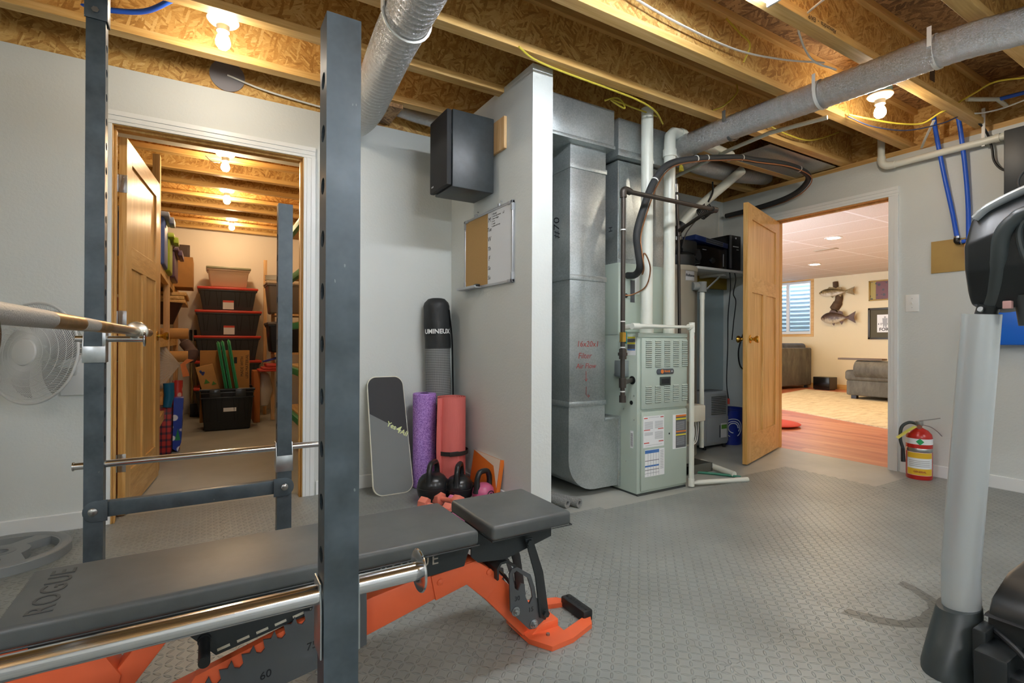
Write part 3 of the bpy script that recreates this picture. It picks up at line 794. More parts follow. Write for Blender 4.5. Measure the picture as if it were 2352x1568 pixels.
mp = fm @ V((0, 0, -.16)); P(t, 'wall_bracket', MB().tube([mp, V((mp.x, LY-.05, mp.z-.05)), V((mp.x, LY-.004, mp.z-.09))], .018, 12).box(mp.x-.05, mp.x+.05, LY-.012, LY-.001, mp.z-.20, mp.z-.02, .003), M['fanp'])
# ------------------------------------------------------------------ corner of loose equipment
def speckle(name, c0, c1, sc=140):
    t = NT(name); p = t.objc(); n = t.noise(p, sc, 2, .7)
    t.set(t.b.inputs['Base Color'], t.ramp(n.outputs[0], [(.40, c0), (.58, c1)])); t.bs(Roughness=.75); t.bump(n.outputs[0], .3, .002); return t.m
# balance board, tilted against the wall
def boardmat():
    t = NT('board_grip'); p = t.objc(); x, y, z = t.sep(p); n = t.noise(p, 300, 2)
    d = t.math('GREATER_THAN', t.math('ADD', z, t.math('MULTIPLY', x, .60)), .435)
    t.set(t.b.inputs['Base Color'], t.mix(d, lin('#787d7d'), lin('#3a3b3d'))); t.bs(Roughness=.8); t.bump(n.outputs[0], .25, .001); return t.m
tl = math.atan2(.205, .71)
t = T('balance_board', 'grey and charcoal balance board leaning on the wall beside the purple foam roller', 'balance board', (.988, 3.052, .0125), rot=(-tl, 0, 0))
bo = [(x*(1.0 if z < .55 else .93), z) for x, z in rrect(-.128, .128, 0, .742, .062, 8)]
bi = [(x*(1.0 if z < .55 else .93), z) for x, z in rrect(-.122, .122, .006, .736, .058, 8)]
P(t, 'wooden_deck', MB().prism(bo, 0, .014, 'XZ', bev=.002), pm('pale_plywood_edge', '#d9d8c6', .5), local=True)
P(t, 'grip_sheet', MB().prism(bi, -.0018, -.0002, 'XZ'), boardmat(), local=True)
P(t, 'board_logo', MB().text('Yes', .044, frame_at((.018, -.0020, .420), (.86, 0, -.50), (.50, 0, .86)), .0005, bold=.0008).text('4', .062, frame_at((.062, -.0020, .392), (.86, 0, -.50), (.50, 0, .86)), .0005, bold=.001).text('All', .044, frame_at((.096, -.0020, .368), (.86, 0, -.50), (.50, 0, .86)), .0005, bold=.0008), pm('lime_print', '#d9e6a4', .6), local=True)
# purple foam roller
T1('foam_roller', 'purple speckled foam roller standing upright in the corner', 'foam roller',
   MB().lathe([(.030, .0125), (.070, .0125), (.075, .018), (.075, .612), (.070, .618), (.030, .618)], Matrix.Translation((1.212, 3.13, 0)), 40, cap=False), speckle('purple_foam', '#8a5fb8', '#bf98e0'))
# tall carry bag
def meshbag():
    t = NT('nylon_mesh'); p = t.objc(); x, y, z = t.sep(p)
    u = t.math('MULTIPLY', t.math('ARCTAN2', y, x), 48); v = t.math('MULTIPLY', z, 560)
    a = t.math('MULTIPLY', t.math('SINE', t.math('ADD', u, t.math('MULTIPLY', v, .5))), t.math('SINE', t.math('SUBTRACT', u, t.math('MULTIPLY', v, .5))))
    t.set(t.b.inputs['Base Color'], t.ramp(t.math('ADD', t.math('MULTIPLY', a, .5), .5), [(.35, '#3a3c3c'), (.65, '#9a9e9c')])); t.bs(Roughness=.7); return t.m
M['nylon'] = pm('black_nylon', '#232628', .55, bump=(35, .5), var=(9, .2))
t = T('carry_bag', 'tall black carry bag with a mesh middle standing in the corner', 'carry bag', (1.345, 3.18, .0125), rot=(R(-1.2), R(-1.0), 0))
def bagseg(z0, z1, r, top=False, wob=.004):
    b = MB()
    def f(u, v):
        a = 2*PI*u; z = z0 + (z1-z0)*v
        rr = r + wob*.6*math.sin(5*a + 17*z) + wob*.4*math.sin(3*a - 31*z)
        if top and v > .86: rr *= 1 - .35*((v-.86)/.14)**2
        return (rr*math.cos(a), rr*math.sin(a), z)
    b.grid(f, 40, 14)
    if top: b.lathe([(r*.66, z1), (r*.4, z1+.006), (0, z1+.003)], n=40, cap=False)
    return b
P(t, 'lower_sleeve', bagseg(.0, .44, .083), M['nylon'], local=True); P(t, 'mesh_panel', bagseg(.43, .905, .084, wob=.001), meshbag(), local=True)
P(t, 'upper_sleeve', bagseg(.895, 1.225, .087, True), M['nylon'], local=True)
P(t, 'shoulder_strap', MB().tube(spline([(.060, -.066, 1.15), (.080, -.060, .95), (.083, -.055, .7), (.078, -.062, .45)], 6), .012, 8, flat=.25), M['black'], local=True)
def curved_text(s, size, R_, z, a0, rot=0):
    """lettering laid round a vertical cylinder of radius R_, centred at angle a0"""
    b = MB().text(s, size, Matrix.Identity(4), .0008, bold=.0012)
    for v in b.bm.verts:
        a = a0 + v.co.x/R_; rr = R_ + v.co.z + .0012
        v.co = V((rr*math.cos(a), rr*math.sin(a), z + v.co.y))
    return b
P(t, 'bag_logo', curved_text('UMINEUX', .042, .0950, 1.005, R(-112)), pm('white_print', '#e6e8e6', .6), local=True)
# rolled coral mat
t = T('exercise_mat', 'coral red ribbed exercise mat rolled up and bound with a black strap', 'exercise mat', (1.338, 2.975, .0125))
def roll():
    b = MB(); n = 130; turns = 5.2; th = .0065
    def rad(k): return .022 + (.098-.022)*k/n
    pts = []
    for k in range(n+1):
        a = R(200) + 2*PI*turns*k/n
        pts.append((rad(k)*math.cos(a), rad(k)*math.sin(a)))
    ins = []
    for k in range(n, -1, -1):
        a = R(200) + 2*PI*turns*k/n
        ins.append(((rad(k)-th)*math.cos(a), (rad(k)-th)*math.sin(a)))
    z0, z1 = 0, .592
    V0 = [[b.bm.verts.new((x, y, z)) for x, y in pts] for z in (z0, z1)]; V1 = [[b.bm.verts.new((x, y, z)) for x, y in ins[::-1]] for z in (z0, z1)]
    for k in range(n):
        b.bm.faces.new((V0[0][k], V0[0][k+1], V0[1][k+1], V0[1][k])); b.bm.faces.new((V1[0][k], V1[1][k], V1[1][k+1], V1[0][k+1]))
        b.bm.faces.new((V0[1][k], V0[1][k+1], V1[1][k+1], V1[1][k])); b.bm.faces.new((V0[0][k], V1[0][k], V1[0][k+1], V0[0][k+1]))
    for q in (0, n): b.bm.faces.new((V0[0][q], V0[1][q], V1[1][q], V1[0][q]))
    b.tube([(-.096, -.028, 0), (-.104, -.034, .3), (-.100, -.040, z1-.004)], .008, 8, flat=2.2)
    return b
def ribbed():
    t = NT('ribbed_coral_foam'); p = t.objc(); x, y, z = t.sep(p)
    a = t.math('ARCTAN2', y, x); s = t.math('SINE', t.math('MULTIPLY', a, 110))
    t.bs(Base_Color=lin('#de716a'), Roughness=.6); t.bump(s, .35, .002); return t.m
P(t, 'foam_roll', roll(), ribbed(), local=True)
P(t, 'binding_strap', MB().lathe([(.1005, .232), (.1025, .232), (.1025, .258), (.1005, .258)], n=48, cap=False).box(-.065, -.005, -.111, -.103, .235, .262, .002), pm('black_webbing', '#26221f', .6), local=True)

# kettlebells
M['vinylblack'] = pm('black_vinyl_shell', '#1c1e1f', .28, bump=(40, .05))
M['pinkv'] = pm('pink_vinyl_shell', '#c25f84', .3)
def kettle(name, label, loc, rz, r, hh, body, handle, hcol=None, number=None):
    t = T(name, label, 'kettlebell', loc, rz)
    b = MB().lathe([(0, 0), (r*.55, 0), (r*.72, .01), (r*.95, r*.55), (r, r*.86), (r*1.0, r*1.0), (r*.97, r*1.02), (r*.98, r*1.08), (r*.90, r*1.42), (r*.70, r*1.68), (r*.40, r*1.84), (0, r*1.88)], n=44)
    P(t, 'bell', b, body, local=True)
    w = r*.72; z0 = r*1.45
    path = spline([(-w*.98, 0, z0-.02), (-w*1.02, 0, z0+hh*.35), (-w*.88, 0, z0+hh*.72), (-w*.50, 0, z0+hh*.95), (w*.50, 0, z0+hh*.95), (w*.88, 0, z0+hh*.72), (w*1.02, 0, z0+hh*.35), (w*.98, 0, z0-.02)], 7)
    n = len(path); rr = [.0155 + .011*abs(2*i/(n-1)-1)**6 for i in range(n)]
    P(t, 'handle', MB().tube(path, rr, 14), handle, local=True)
    if number:
        P(t, 'weight_mark', MB().text(number, r*.48, frame_at((0, -r*.985, r*1.0), (1, 0, 0), (0, -.12, 1)), .004).tube([(r*.36*math.cos(2*PI*i/32), -r*.965, r*1.0 + r*.36*math.sin(2*PI*i/32)) for i in range(32)], .0025, 6, closed=True), pm('dark_emboss', '#0d0e0f', .4), local=True)
    return t
kettle('kettlebell', 'largest black kettlebell on the floor below the tall carry bag', (1.135, 2.79, .0125), R(48), .094, .100, M['vinylblack'], M['vinylblack'], number='20')
kettle('kettlebell', 'smaller black kettlebell standing against the rolled coral mat', (1.275, 2.73, .0125), R(52), .084, .098, M['vinylblack'], M['vinylblack'], number='15')
kettle('kettlebell', 'pink kettlebell with a black grip in front of the orange binder', (1.375, 2.615, .0125), R(14), .066, .098, M['pinkv'], M['vinylblack'], number='5')
# hex dumbbells on the floor
def dumbbell(label, loc, rz, tilt, col, num):
    t = T('dumbbell', label, 'dumbbell', loc, group='small coated hex dumbbells', rot=(tilt, 0, rz))
    hx = lambda s: [( .038*math.cos(R(60*i+30)), .038*math.sin(R(60*i+30))) for i in range(6)]
    P(t, 'bar', MB().cyl((0, -.055, 0), (0, .055, 0), .0135, n=16), col, local=True)
    for s in (-1, 1):
        h = P(t, 'hex_head', MB().prism(hx(s), s*.050, s*.100, 'XZ', bev=.006), col, local=True)
        P(h, 'weight_number', MB().text(num, .026, frame_at((0, s*.1005, 0), (-s, 0, 0), (0, 0, 1)), .0006), pm('pale_print', '#f4d8cc', .6), local=True)
M['neo_o'] = pm('orange_vinyl', '#e0806a', .4); M['neo_p'] = pm('pink_vinyl', '#d877a8', .4); M['neo_l'] = pm('lilac_vinyl', '#a98ad0', .45)
dumbbell('salmon hex dumbbell nearest the big black kettlebell', (1.075, 2.60, .050), R(38), R(6), M['neo_o'], '2')
dumbbell('salmon hex dumbbell resting across another in front of the kettlebells', (1.165, 2.64, .062), R(20), R(-4), M['neo_o'], '2')
dumbbell('pink hex dumbbell seen through the gap between the bench pads', (1.095, 2.45, .046), R(35), 0, M['neo_p'], '3')
dumbbell('pink hex dumbbell in front of the smaller black kettlebell', (1.235, 2.58, .046), R(30), 0, M['neo_p'], '3')
dumbbell('lilac hex dumbbell in front of the pink kettlebell', (1.325, 2.46, .046), R(70), 0, M['neo_l'], '1')
dumbbell('lilac hex dumbbell touching the foot of the partition wall', (1.405, 2.46, .046), R(10), 0, M['neo_l'], '1')
# orange binder leaning on the partition
t = T('binder', 'orange and cream binder leaning on the partition wall', 'binder', (PX-.062, 2.72, .0125), rot=(0, R(9), R(90)))
t.rotation_euler = (R(9), 0, R(-90)); WM[t.name] = Matrix.Translation((PX-.062, 2.72, .0125)) @ Euler((R(9), 0, R(-90))).to_matrix().to_4x4()
t.rotation_euler = Euler((R(-9), 0, R(-90))); WM[t.name] = Matrix.Translation((PX-.062, 2.72, .0125)) @ Euler((R(-9), 0, R(-90))).to_matrix().to_4x4()
P(t, 'cover', MB().box(-.17, .17, 0, .004, 0, .262, .001).box(-.17, .17, .022, .026, 0, .262, .001).box(.166, .172, 0, .026, 0, .262, .002), pm('orange_cover', '#d8701f', .45), local=True)
P(t, 'paper_block', MB().box(-.165, .160, .005, .021, .004, .256), pm('paper_edges', '#ece2cf', .8), local=True)
P(t, 'cream_label', MB().prism([(-.17, .262), (.166, .262), (.166, .10), (.10, .215)], -.0008, -.0001, 'XZ'), pm('cream_print', '#ecdcc8', .6), local=True)

# ------------------------------------------------------------------ things on the partition wall
M['alu'] = pm('aluminium_frame', '#b9bcc0', .35, .6); M['cork'] = speckle('cork', '#ad8850', '#b8945c', 260); M['wbs'] = pm('whiteboard_sheet', '#dfe3e6', .18)
M['marker'] = pm('black_marker', '#25272b', .6)
wy0, wy1, wz0, wz1 = 2.437, 3.056, 1.288, 1.745
t = T('whiteboard', 'half cork half white planner board hung on the partition wall', 'whiteboard', (PX-.012, (wy0+wy1)/2, wz0))
P(t, 'cork_panel', MB().box(PX-.012, PX-.003, 2.735, wy1-.012, wz0+.012, wz1-.012), M['cork'])
ws = P(t, 'white_panel', MB().box(PX-.012, PX-.003, wy0+.012, 2.735, wz0+.012, wz1-.012), M['wbs'])
f = MB()
for q in ((wy0, wy0+.014, wz0+.05, wz1-.05), (wy1-.014, wy1, wz0+.05, wz1-.05), (wy0+.05, wy1-.05, wz0, wz0+.014), (wy0+.05, wy1-.05, wz1-.014, wz1)): f.box(PX-.017, PX-.001, *q, .002)
P(t, 'frame', f, M['alu'])
for yy, zz in ((wy0, wz0), (wy1, wz0), (wy0, wz1), (wy1, wz1)):
    sy = 1 if yy == wy0 else -1; sz = 1 if zz == wz0 else -1
    c = MB().box(PX-.020, PX-.0005, min(yy-.002*sy, yy+.018*sy), max(yy-.002*sy, yy+.018*sy), min(zz-.002*sz, zz+.056*sz), max(zz-.002*sz, zz+.056*sz), .004).box(PX-.020, PX-.0005, min(yy-.002*sy, yy+.056*sy), max(yy-.002*sy, yy+.056*sy), min(zz-.002*sz, zz+.018*sz), max(zz-.002*sz, zz+.018*sz), .004)
    P(t, 'corner_cap', c, pm('grey_corner', '#a9adb2', .45))
P(t, 'pen_tray', MB().box(PX-.062, PX-.018, 2.80, 3.07, wz0-.002, wz0+.004, .001).box(PX-.064, PX-.060, 2.80, 3.07, wz0-.002, wz0+.014, .001), M['alu'])
for yy in (2.60, 2.90): P(t, 'hanging_clip', MB().box(PX-.016, PX-.004, yy-.010, yy+.010, wz1, wz1+.016, .001).cyl((PX-.003, yy-.02, wz1+.026), (PX-.010, yy-.02, wz1+.026), .004, n=10), M['alu'])
wr = MB()
for k, s in enumerate(('M', 'Tue', 'W', 'Th', 'F', 'Sa', 'Su')):
    wr.text(s, .040 if len(s) == 1 else .034, frame_at((PX-.0124, 2.716, wz1-.058-.058*k), (0, -1, 0), (0, 0, 1)), .0005, shear=.2)
P(ws, 'day_letters', wr, M['marker'])
wr = MB()
for k, s in enumerate(('1. step ups', '2. rows and presses', '3. floor bridges', '4. row', '5. squat', '6. planks and rope')):
    wr.text(s, .0135, frame_at((PX-.0124, 2.685, wz1-.030-.0145*k), (0, -1, 0), (0, 0, 1)), .0004, shear=.2, align='LEFT')
wr.text('x3', .020, frame_at((PX-.0124, 2.545, wz1-.045), (0, -1, 0), (0, 0, 1)), .0004, shear=.2)
P(ws, 'handwritten_list', wr, M['marker'])
# small eraser on the tray
T1('eraser', 'black whiteboard eraser at the end of the pen tray', 'eraser', MB().box(PX-.052, PX-.024, 2.81, 2.85, wz0+.0045, wz0+.022, .004), M['black'])
# loudspeaker on its pine block
M['spk'] = pm('black_ash_vinyl', '#2f3436', .45, bump=(60, .05), var=(14, .12)); M['grillecloth'] = pm('speaker_cloth', '#2a2b2c', .8, bump=(400, .3))
def scuffed():
    t = NT('scuffed_black_vinyl'); p = t.pos(); n = t.noise(p, 12, 4, .7); sp_ = t.noise(t.mapping(p, (1, 1, .6)), 34, 3, .75)
    s = t.math('GREATER_THAN', sp_.outputs[0], .715)
    t.set(t.b.inputs['Base Color'], t.mix(t.math('MULTIPLY', s, .8), t.ramp(n.outputs[0], [(.3, '#2c3133'), (.7, '#3a4042')]), lin('#cfd3d2'))); t.bs(Roughness=.42); return t.m
t = T('wall_speaker', 'large black loudspeaker on a pine block above the whiteboard', 'speaker', (1.318, 2.775, 1.83))
P(t, 'cabinet', MB().box(1.185, 1.452, 2.645, 2.905, 1.83, 2.272, .006), scuffed())
P(t, 'front_grille', MB().box(1.150, 1.181, 2.647, 2.903, 1.838, 2.268, .008), M['grillecloth'])
P(t, 'badge', MB().box(1.1485, 1.1502, 2.84, 2.87, 1.868, 1.876), M['alu'])
T1('mounting_block', 'pine mounting block screwed to the partition behind the loudspeaker', 'wood block', MB().box(1.4535, PX-.0005, 2.53, 2.76, 2.065, 2.25, .002), M['pineZ'])
# ------------------------------------------------------------------ heating plant
def galv():
    t = NT('galvanised_sheet'); p = t.objc()
    v = t.n('ShaderNodeTexVoronoi', {'Vector': p, 'Scale': 150, 'Randomness': 1}, feature='F1')
    n = t.noise(p, 2.2, 4, .6); g = t.sep(v.outputs['Color'])[0]
    mx = t.math('ADD', t.math('MULTIPLY', g, .18), t.math('MULTIPLY', n.outputs[0], .82))
    t.set(t.b.inputs['Base Color'], t.ramp(mx, [(.25, '#949b9a'), (.75, '#c4cac9')])); t.bs(Metallic=.75)
    t.set(t.b.inputs['Roughness'], t.ramp(n.outputs[0], [(.3, (.30,)*3), (.7, (.50,)*3)])); t.bump(n.outputs[0], .12, .03); return t.m
M['sheet'] = galv(); M['furn'] = pm('furnace_enamel', '#b4c2b6', .42, .1, (60, .03)); M['furn_d'] = pm('dark_slot', '#4c5650', .6)
M['pvc'] = pm('white_pvc', '#dfe2d6', .32); M['iron'] = pm('black_iron_pipe', '#4a4540', .45, .7, (60, .12)); M['redpen'] = pm('red_marker', '#9a3f38', .6)
M['lab_w'] = pm('label_white', '#e9ecec', .45); M['lab_r'] = pm('label_red', '#cf4a3c', .5); M['lab_b'] = pm('label_blue', '#4a78b8', .5); M['lab_y'] = pm('label_yellow', '#d8cc3a', .5)
M['lab_k'] = pm('label_dark', '#5a5c60', .5); M['lab_o'] = pm('label_orange', '#d9772c', .5)
FX0, FX1, FF, FB = 2.28, 2.722, 2.29, 3.02
t = T('furnace', 'sage green gas furnace standing on the concrete beside the return duct', 'furnace', ((FX0+FX1)/2, 2.65, 0))
P(t, 'cabinet', MB().box(FX0, FX1, FF+.014, FB, .012, 1.0, .004), M['furn'])
P(t, 'base_frame', MB().box(FX0+.004, FX1-.004, FF+.010, FB, .0, .012), pm('dark_base', '#3a3f3c', .6))
P(t, 'top_rail', MB().box(FX0-.002, FX1+.002, FF+.004, FF+.03, .985, 1.012, .003), M['furn'])
d = P(t, 'upper_door', MB().box(FX0+.026, FX1-.006, FF, FF+.013, .535, .980, .004), M['furn'])
lv = MB(); ld_ = MB()
for c in range(5):
    x = FX0+.058 + .082*c
    for z0, n in ((.800, 14), (.575, 9)):
        for k in range(n):
            z = z0 + .0122*k
            lv.prism([(FF-.0005, z), (FF-.006, z), (FF-.0005, z+.009)], x, x+.050, 'YZ'); ld_.box(x, x+.050, FF-.0045, FF-.0002, z-.0022, z-.0002)
P(d, 'louvre', lv, M['furn'], smooth=False); P(d, 'louvre_shadow_gap', ld_, M['furn_d'], smooth=False)
P(d, 'badge', MB().prism(rrect(2.432, 2.586, .750, .786, .016), FF-.006, FF-.0005, 'XZ', bev=.002), pm('badge_grey', '#4a4f55', .4))
P(d, 'badge_letters', MB().text('TRANE', .0165, frame_at((2.522, FF-.0066, .768), (1, 0, 0), (0, 0, 1)), .0006, bold=.0006).disc((2.478, FF-.0062, .768), .013, 20, (0, -1, 0), .0008), M['lab_o'])
P(d, 'model_letters', MB().text('XR', .013, frame_at((2.566, FF-.0066, .768), (1, 0, 0), (0, 0, 1)), .0006), M['lab_w'])
P(d, 'pull_recess', MB().box(2.462, 2.560, FF-.003, FF, .678, .734, .002), pm('recess_dark', '#343c36', .5)); P(d, 'pull_pocket', MB().box(2.476, 2.548, FF-.004, FF-.0028, .690, .722), M['ink'])
d = P(t, 'lower_door', MB().box(FX0+.026, FX1-.006, FF, FF+.013, .030, .520, .004), M['furn'])
def sticker(parent, name, x0, x1, z0, z1, base, bars, y=FF, tables=()):
    b = MB().box(x0, x1, y-.0008, y-.0001, z0, z1); s = P(parent, name, b, M[base], smooth=False)
    for col in {c for *_, c in bars}:
        q = MB()
        for a, b_, c, d_, cc in bars:
            if cc == col: q.box(x0+(x1-x0)*a, x0+(x1-x0)*b_, y-.0013, y-.0007, z0+(z1-z0)*c, z0+(z1-z0)*d_)
        P(s, 'printed_bands', q, M[col], smooth=False)
    return s
M['print'] = pm('grey_print', '#a3a7ab', .6)
tx = [(.06, .45, .80-.035*k, .815-.035*k, 'print') for k in range(7)] + [(.55, .94, .80-.035*k, .815-.035*k, 'print') for k in range(7)] + [(.06, .45, .46-.035*k, .475-.035*k, 'print') for k in range(3)] + [(.55, .94, .46-.035*k, .475-.035*k, 'print') for k in range(7)]
sticker(d, 'instruction_label', 2.320, 2.502, .297, .492, 'lab_w', tx + [(.03, .20, .92, .95, 'lab_r'), (.82, .97, .93, .96, 'lab_r'), (.03, .32, .545, .57, 'lab_r'), (.70, .97, .555, .58, 'lab_r'), (.03, .28, .13, .16, 'lab_r'), (.74, .97, .15, .18, 'lab_r'), (.25, .75, .945, .955, 'print'), (.10, .9, .06, .07, 'print')])
sticker(d, 'capacity_table', 2.335, 2.506, .114, .283, 'lab_w', [(0, .72, .86, .98, 'lab_b'), (0, .72, .36, .42, 'lab_b'), (0, .72, .58, .60, 'lab_k'), (0, .72, .24, .26, 'lab_k'), (0, .72, .12, .13, 'lab_k')] + [(.14*k, .14*k+.012, .02, .86, 'print') for k in range(1, 6)] + [(.78, .95, .9-.06*k, .92-.06*k, 'print') for k in range(12)])
sticker(d, 'hazard_label', 2.582, 2.708, .264, .486, 'lab_w', [(.22, .98, .02, .98, 'lab_k')] )
sticker(d, 'hazard_bands', 2.610, 2.706, .270, .482, 'lab_k', [(0, 1, .94, 1, 'lab_o'), (0, 1, .85, .90, 'lab_y'), (0, 1, .47, .51, 'lab_o'), (0, 1, .37, .41, 'lab_y')] + [(.06, .85, .78-.03*k, .79-.03*k, 'print') for k in range(9)] + [(.06, .85, .32-.03*k, .33-.03*k, 'print') for k in range(9)], y=FF-.001)
P(d, 'latch_hole', MB().cyl((2.550, FF-.001, .368), (2.550, FF+.002, .368), .006, n=14), M['ink'])
def side_label(name, y0, y1, z0, z1, base, bars):
    s = P(t, name, MB().box(FX0-.0008, FX0-.0001, y0, y1, z0, z1), M[base], smooth=False)
    for col in {c for *_, c in bars}:
        q = MB()
        for a, b_, cc in bars:
            if cc == col: q.box(FX0-.0013, FX0-.0007, y0+.003, y1-.003, z0+(z1-z0)*a, z0+(z1-z0)*b_)
        P(s, 'printed_bands', q, M[cc if False else col], smooth=False)
side_label('warning_label', 2.318, 2.392, .872, .988, 'lab_w', [(.90, 1, 'lab_y'), (.70, .89, 'lab_k'), (.60, .69, 'lab_y'), (.34, .59, 'lab_k'), (.26, .33, 'lab_b')])
side_label('barcode_label', 2.335, 2.360, .292, .400, 'lab_w', [(.1+.06*k, .13+.06*k, 'lab_k') for k in range(13)])
P(t, 'switch_box', MB().box(FX0-.05, FX0-.0005, 2.375, 2.455, .735, .838, .004).box(FX0-.054, FX0-.049, 2.38, 2.45, .742, .830, .001), pm('galvanised_box', '#9aa3a6', .4, .6))
P(t, 'pipe_grommet', MB().cyl((FX0-.004, 2.345, .716), (FX0+.001, 2.345, .716), .026, n=20).cyl((FX0-.003, 2.352, .575), (FX0+.001, 2.352, .575), .013, n=16), M['black'])
sc_ = MB()
for y, z in ((2.33, .955), (2.42, .955), (2.42, .845), (2.33, .62), (2.42, .53), (2.33, .47), (2.40, .2), (2.46, .955)): sc_.cyl((FX0, y, z), (FX0-.003, y, z), .004, n=8)
P(t, 'screw_heads', sc_, M['steel'])
# evaporator coil cabinet on top
CF = 2.475
t = T('coil_cabinet', 'sage green cooling coil cabinet stacked on the furnace', 'coil cabinet', (2.5, 2.75, 1.001))
P(t, 'cabinet', MB().box(FX0, FX1, CF, FB, 1.001, 1.470, .004), M['furn'])
P(t, 'front_panel', MB().box(FX0+.03, FX1-.03, CF-.010, CF-.0005, 1.02, 1.45, .003), M['furn'])
P(t, 'data_plate', MB().box(2.415, 2.455, CF-.0125, CF-.0105, 1.27, 1.405), M['lab_w']); P(t, 'warning_strip', MB().box(2.375, 2.412, CF-.0125, CF-.0105, 1.215, 1.36), M['lab_k'])
P(t, 'line_port', MB().cyl((2.348, CF-.011, 1.388), (2.348, CF-.02, 1.388), .022, n=18).cyl((2.33, CF-.011, 1.255), (2.33, CF-.02, 1.255), .015, n=18), M['black'])
# sheet metal ducts
def ductbox(b, x0, x1, y0, y1, z0, z1): b.box(x0, x1, y0, y1, z0, z1, .002)
DY = 2.45; RX0, RX1 = 1.868, 2.148
t = T('return_duct', 'galvanised return air duct dropping to the furnace with handwritten filter note', 'duct', (2.0, 2.7, .05))
P(t, 'drop', MB().box(RX0, RX1, DY, 3.08, .56, 2.17, .002), M['sheet'])
bt = [(RX0, .565), (RX0, .24)] + [(RX0 + .20*(1-math.cos(R(a))), .24 - .20*math.sin(R(a))) for a in range(10, 91, 10)] + [(FX0-.001, .04), (FX0-.001, .468), (RX1+.002, .468), (RX1+.002, .565)]
P(t, 'boot_elbow', MB().prism(bt, DY+.004, 3.07, 'XZ'), M['sheet'], smooth=True)
for z in (.575, 1.345, 2.02): P(t, 'drive_cleat', MB().box(RX0-.006, RX1+.006, DY-.007, 3.085, z-.016, z+.016, .003), M['sheet'])
P(t, 'boot_flange', MB().box(FX0-.02, FX0-.001, DY-.004, 3.075, .030, .478, .002).box(RX1, FX0-.02, DY-.004, DY+.05, .460, .478, .002), M['sheet'])
n = MB()
for s, x, z, sz in (('16x20x1', 2.008, .940, .050), ('Filter', 1.985, .868, .050), ('Air Flow', 1.995, .805, .044)): n.text(s, sz, frame_at((x, DY-.0008, z), (1, 0, 0), (0, 0, 1)), .0005, shear=.15)
n.tube([(1.995, DY-.001, .775), (1.996, DY-.001, .715)], .0016, 5).tube([(1.985, DY-.001, .727), (1.996, DY-.001, .712), (2.006, DY-.001, .728)], .0016, 5)
n.tube([(1.998, DY-.001, .680), (1.996, DY-.001, .632), (2.008, DY-.001, .620), (2.022, DY-.001, .622)], .0016, 5).tube([(2.012, DY-.001, .630), (2.024, DY-.001, .621), (2.012, DY-.001, .612)], .0016, 5)
P(t, 'handwritten_note', n, M['redpen'])
P(t, 'side_note', MB().text('#70', .085, frame_at((RX0-.0006, 2.585, 1.66), (0, 0, 1), (0, 1, 0)), .0005, shear=.2), M['marker'])
t = T('trunk_duct', 'horizontal galvanised trunk duct butting the partition under the joists', 'duct', (1.9, 2.8, 2.16))
P(t, 'trunk', MB().box(PX+.132, 2.172, 2.40, 3.15, 2.165, 2.395, .002), M['sheet']); P(t, 'end_seam', MB().box(PX+.132, 2.178, 2.394, 3.156, 2.152, 2.175, .003), M['sheet'])
t = T('supply_plenum', 'galvanised supply plenum above the green coil cabinet', 'duct', (2.5, 2.75, 1.47))
P(t, 'plenum', MB().box(FX0+.01, FX1-.01, CF+.02, FB-.02, 1.471, 2.14, .002), M['sheet'])
P(t, 'trunk', MB().box(FX0-.022, 2.735, CF-.02, FB+.02, 2.19, 2.395, .002), M['sheet'])
P(t, 'collar_seam', MB().box(FX0-.03, 2.742, CF-.028, FB+.02, 2.15, 2.195, .003), M['sheet'])
P(t, 'cross_break', MB().prism([(FX0+.02, 2.10), (FX0+.09, 2.10), (FX0+.16, 1.75), (FX0+.145, 1.50), (FX0+.02, 1.50)], CF+.014, CF+.019, 'XZ'), M['sheet'])
P(t, 'side_note', MB().text('H', .05, frame_at((FX0+.0094, 2.56, 1.70), (0, 0, 1), (0, 1, 0)), .0005), M['marker'])

# plastic flues and pipes
def pipe(name, label, pts, r, mat, k=0, n=16, cat='pipe', fittings=(), group=None, cut=None):
    p = spline(pts, k) if k else [V(q) for q in pts]
    lo = min(p, key=lambda q: q.z)
    t = T(name, label, cat, tuple(lo), group=group)
    P(t, 'run', MB().tube(p, r, n), mat)
    for a, b in fittings: P(t, 'coupling', MB().cyl(a, b, r*1.17, n=n), mat)
    return t
fx, fy = 2.431, 2.375
t = pipe('vent_pipe', 'white plastic vent pipe rising from the furnace into the joists', [(fx, fy, 1.006), (fx, fy, 2.46)], .038, M['pvc'], n=24, cat='vent pipe', fittings=[((fx, fy, 1.006), (fx, fy, 1.05))])
P(t, 'pipe_print', MB().text('2in DWV CELLULAR CORE PVC SCH 40', .020, frame_at((fx+.026, fy-.0285, 1.55), (0, 0, 1), (-.72, -.70, 0)), .0005), M['print'])
fx2, fy2 = 2.676, 2.46
pipe('vent_pipe', 'white plastic vent pipe that bends over at the top beside the supply duct',
     [(fx2-.01, 2.40, 1.006), (fx2-.01, 2.40, 2.25), (fx2-.01, 2.40, 2.30), (fx2, 2.405, 2.345), (fx2+.035, 2.41, 2.375), (fx2+.08, 2.415, 2.382), (fx2+.3, 2.42, 2.372), (3.36, 2.44, 2.352)], .038, M['pvc'], n=24, cat='vent pipe', fittings=[((fx2-.01, 2.40, 2.20), (fx2-.01, 2.40, 2.25)), ((fx2+.10, 2.415, 2.381), (fx2+.14, 2.416, 2.380))])
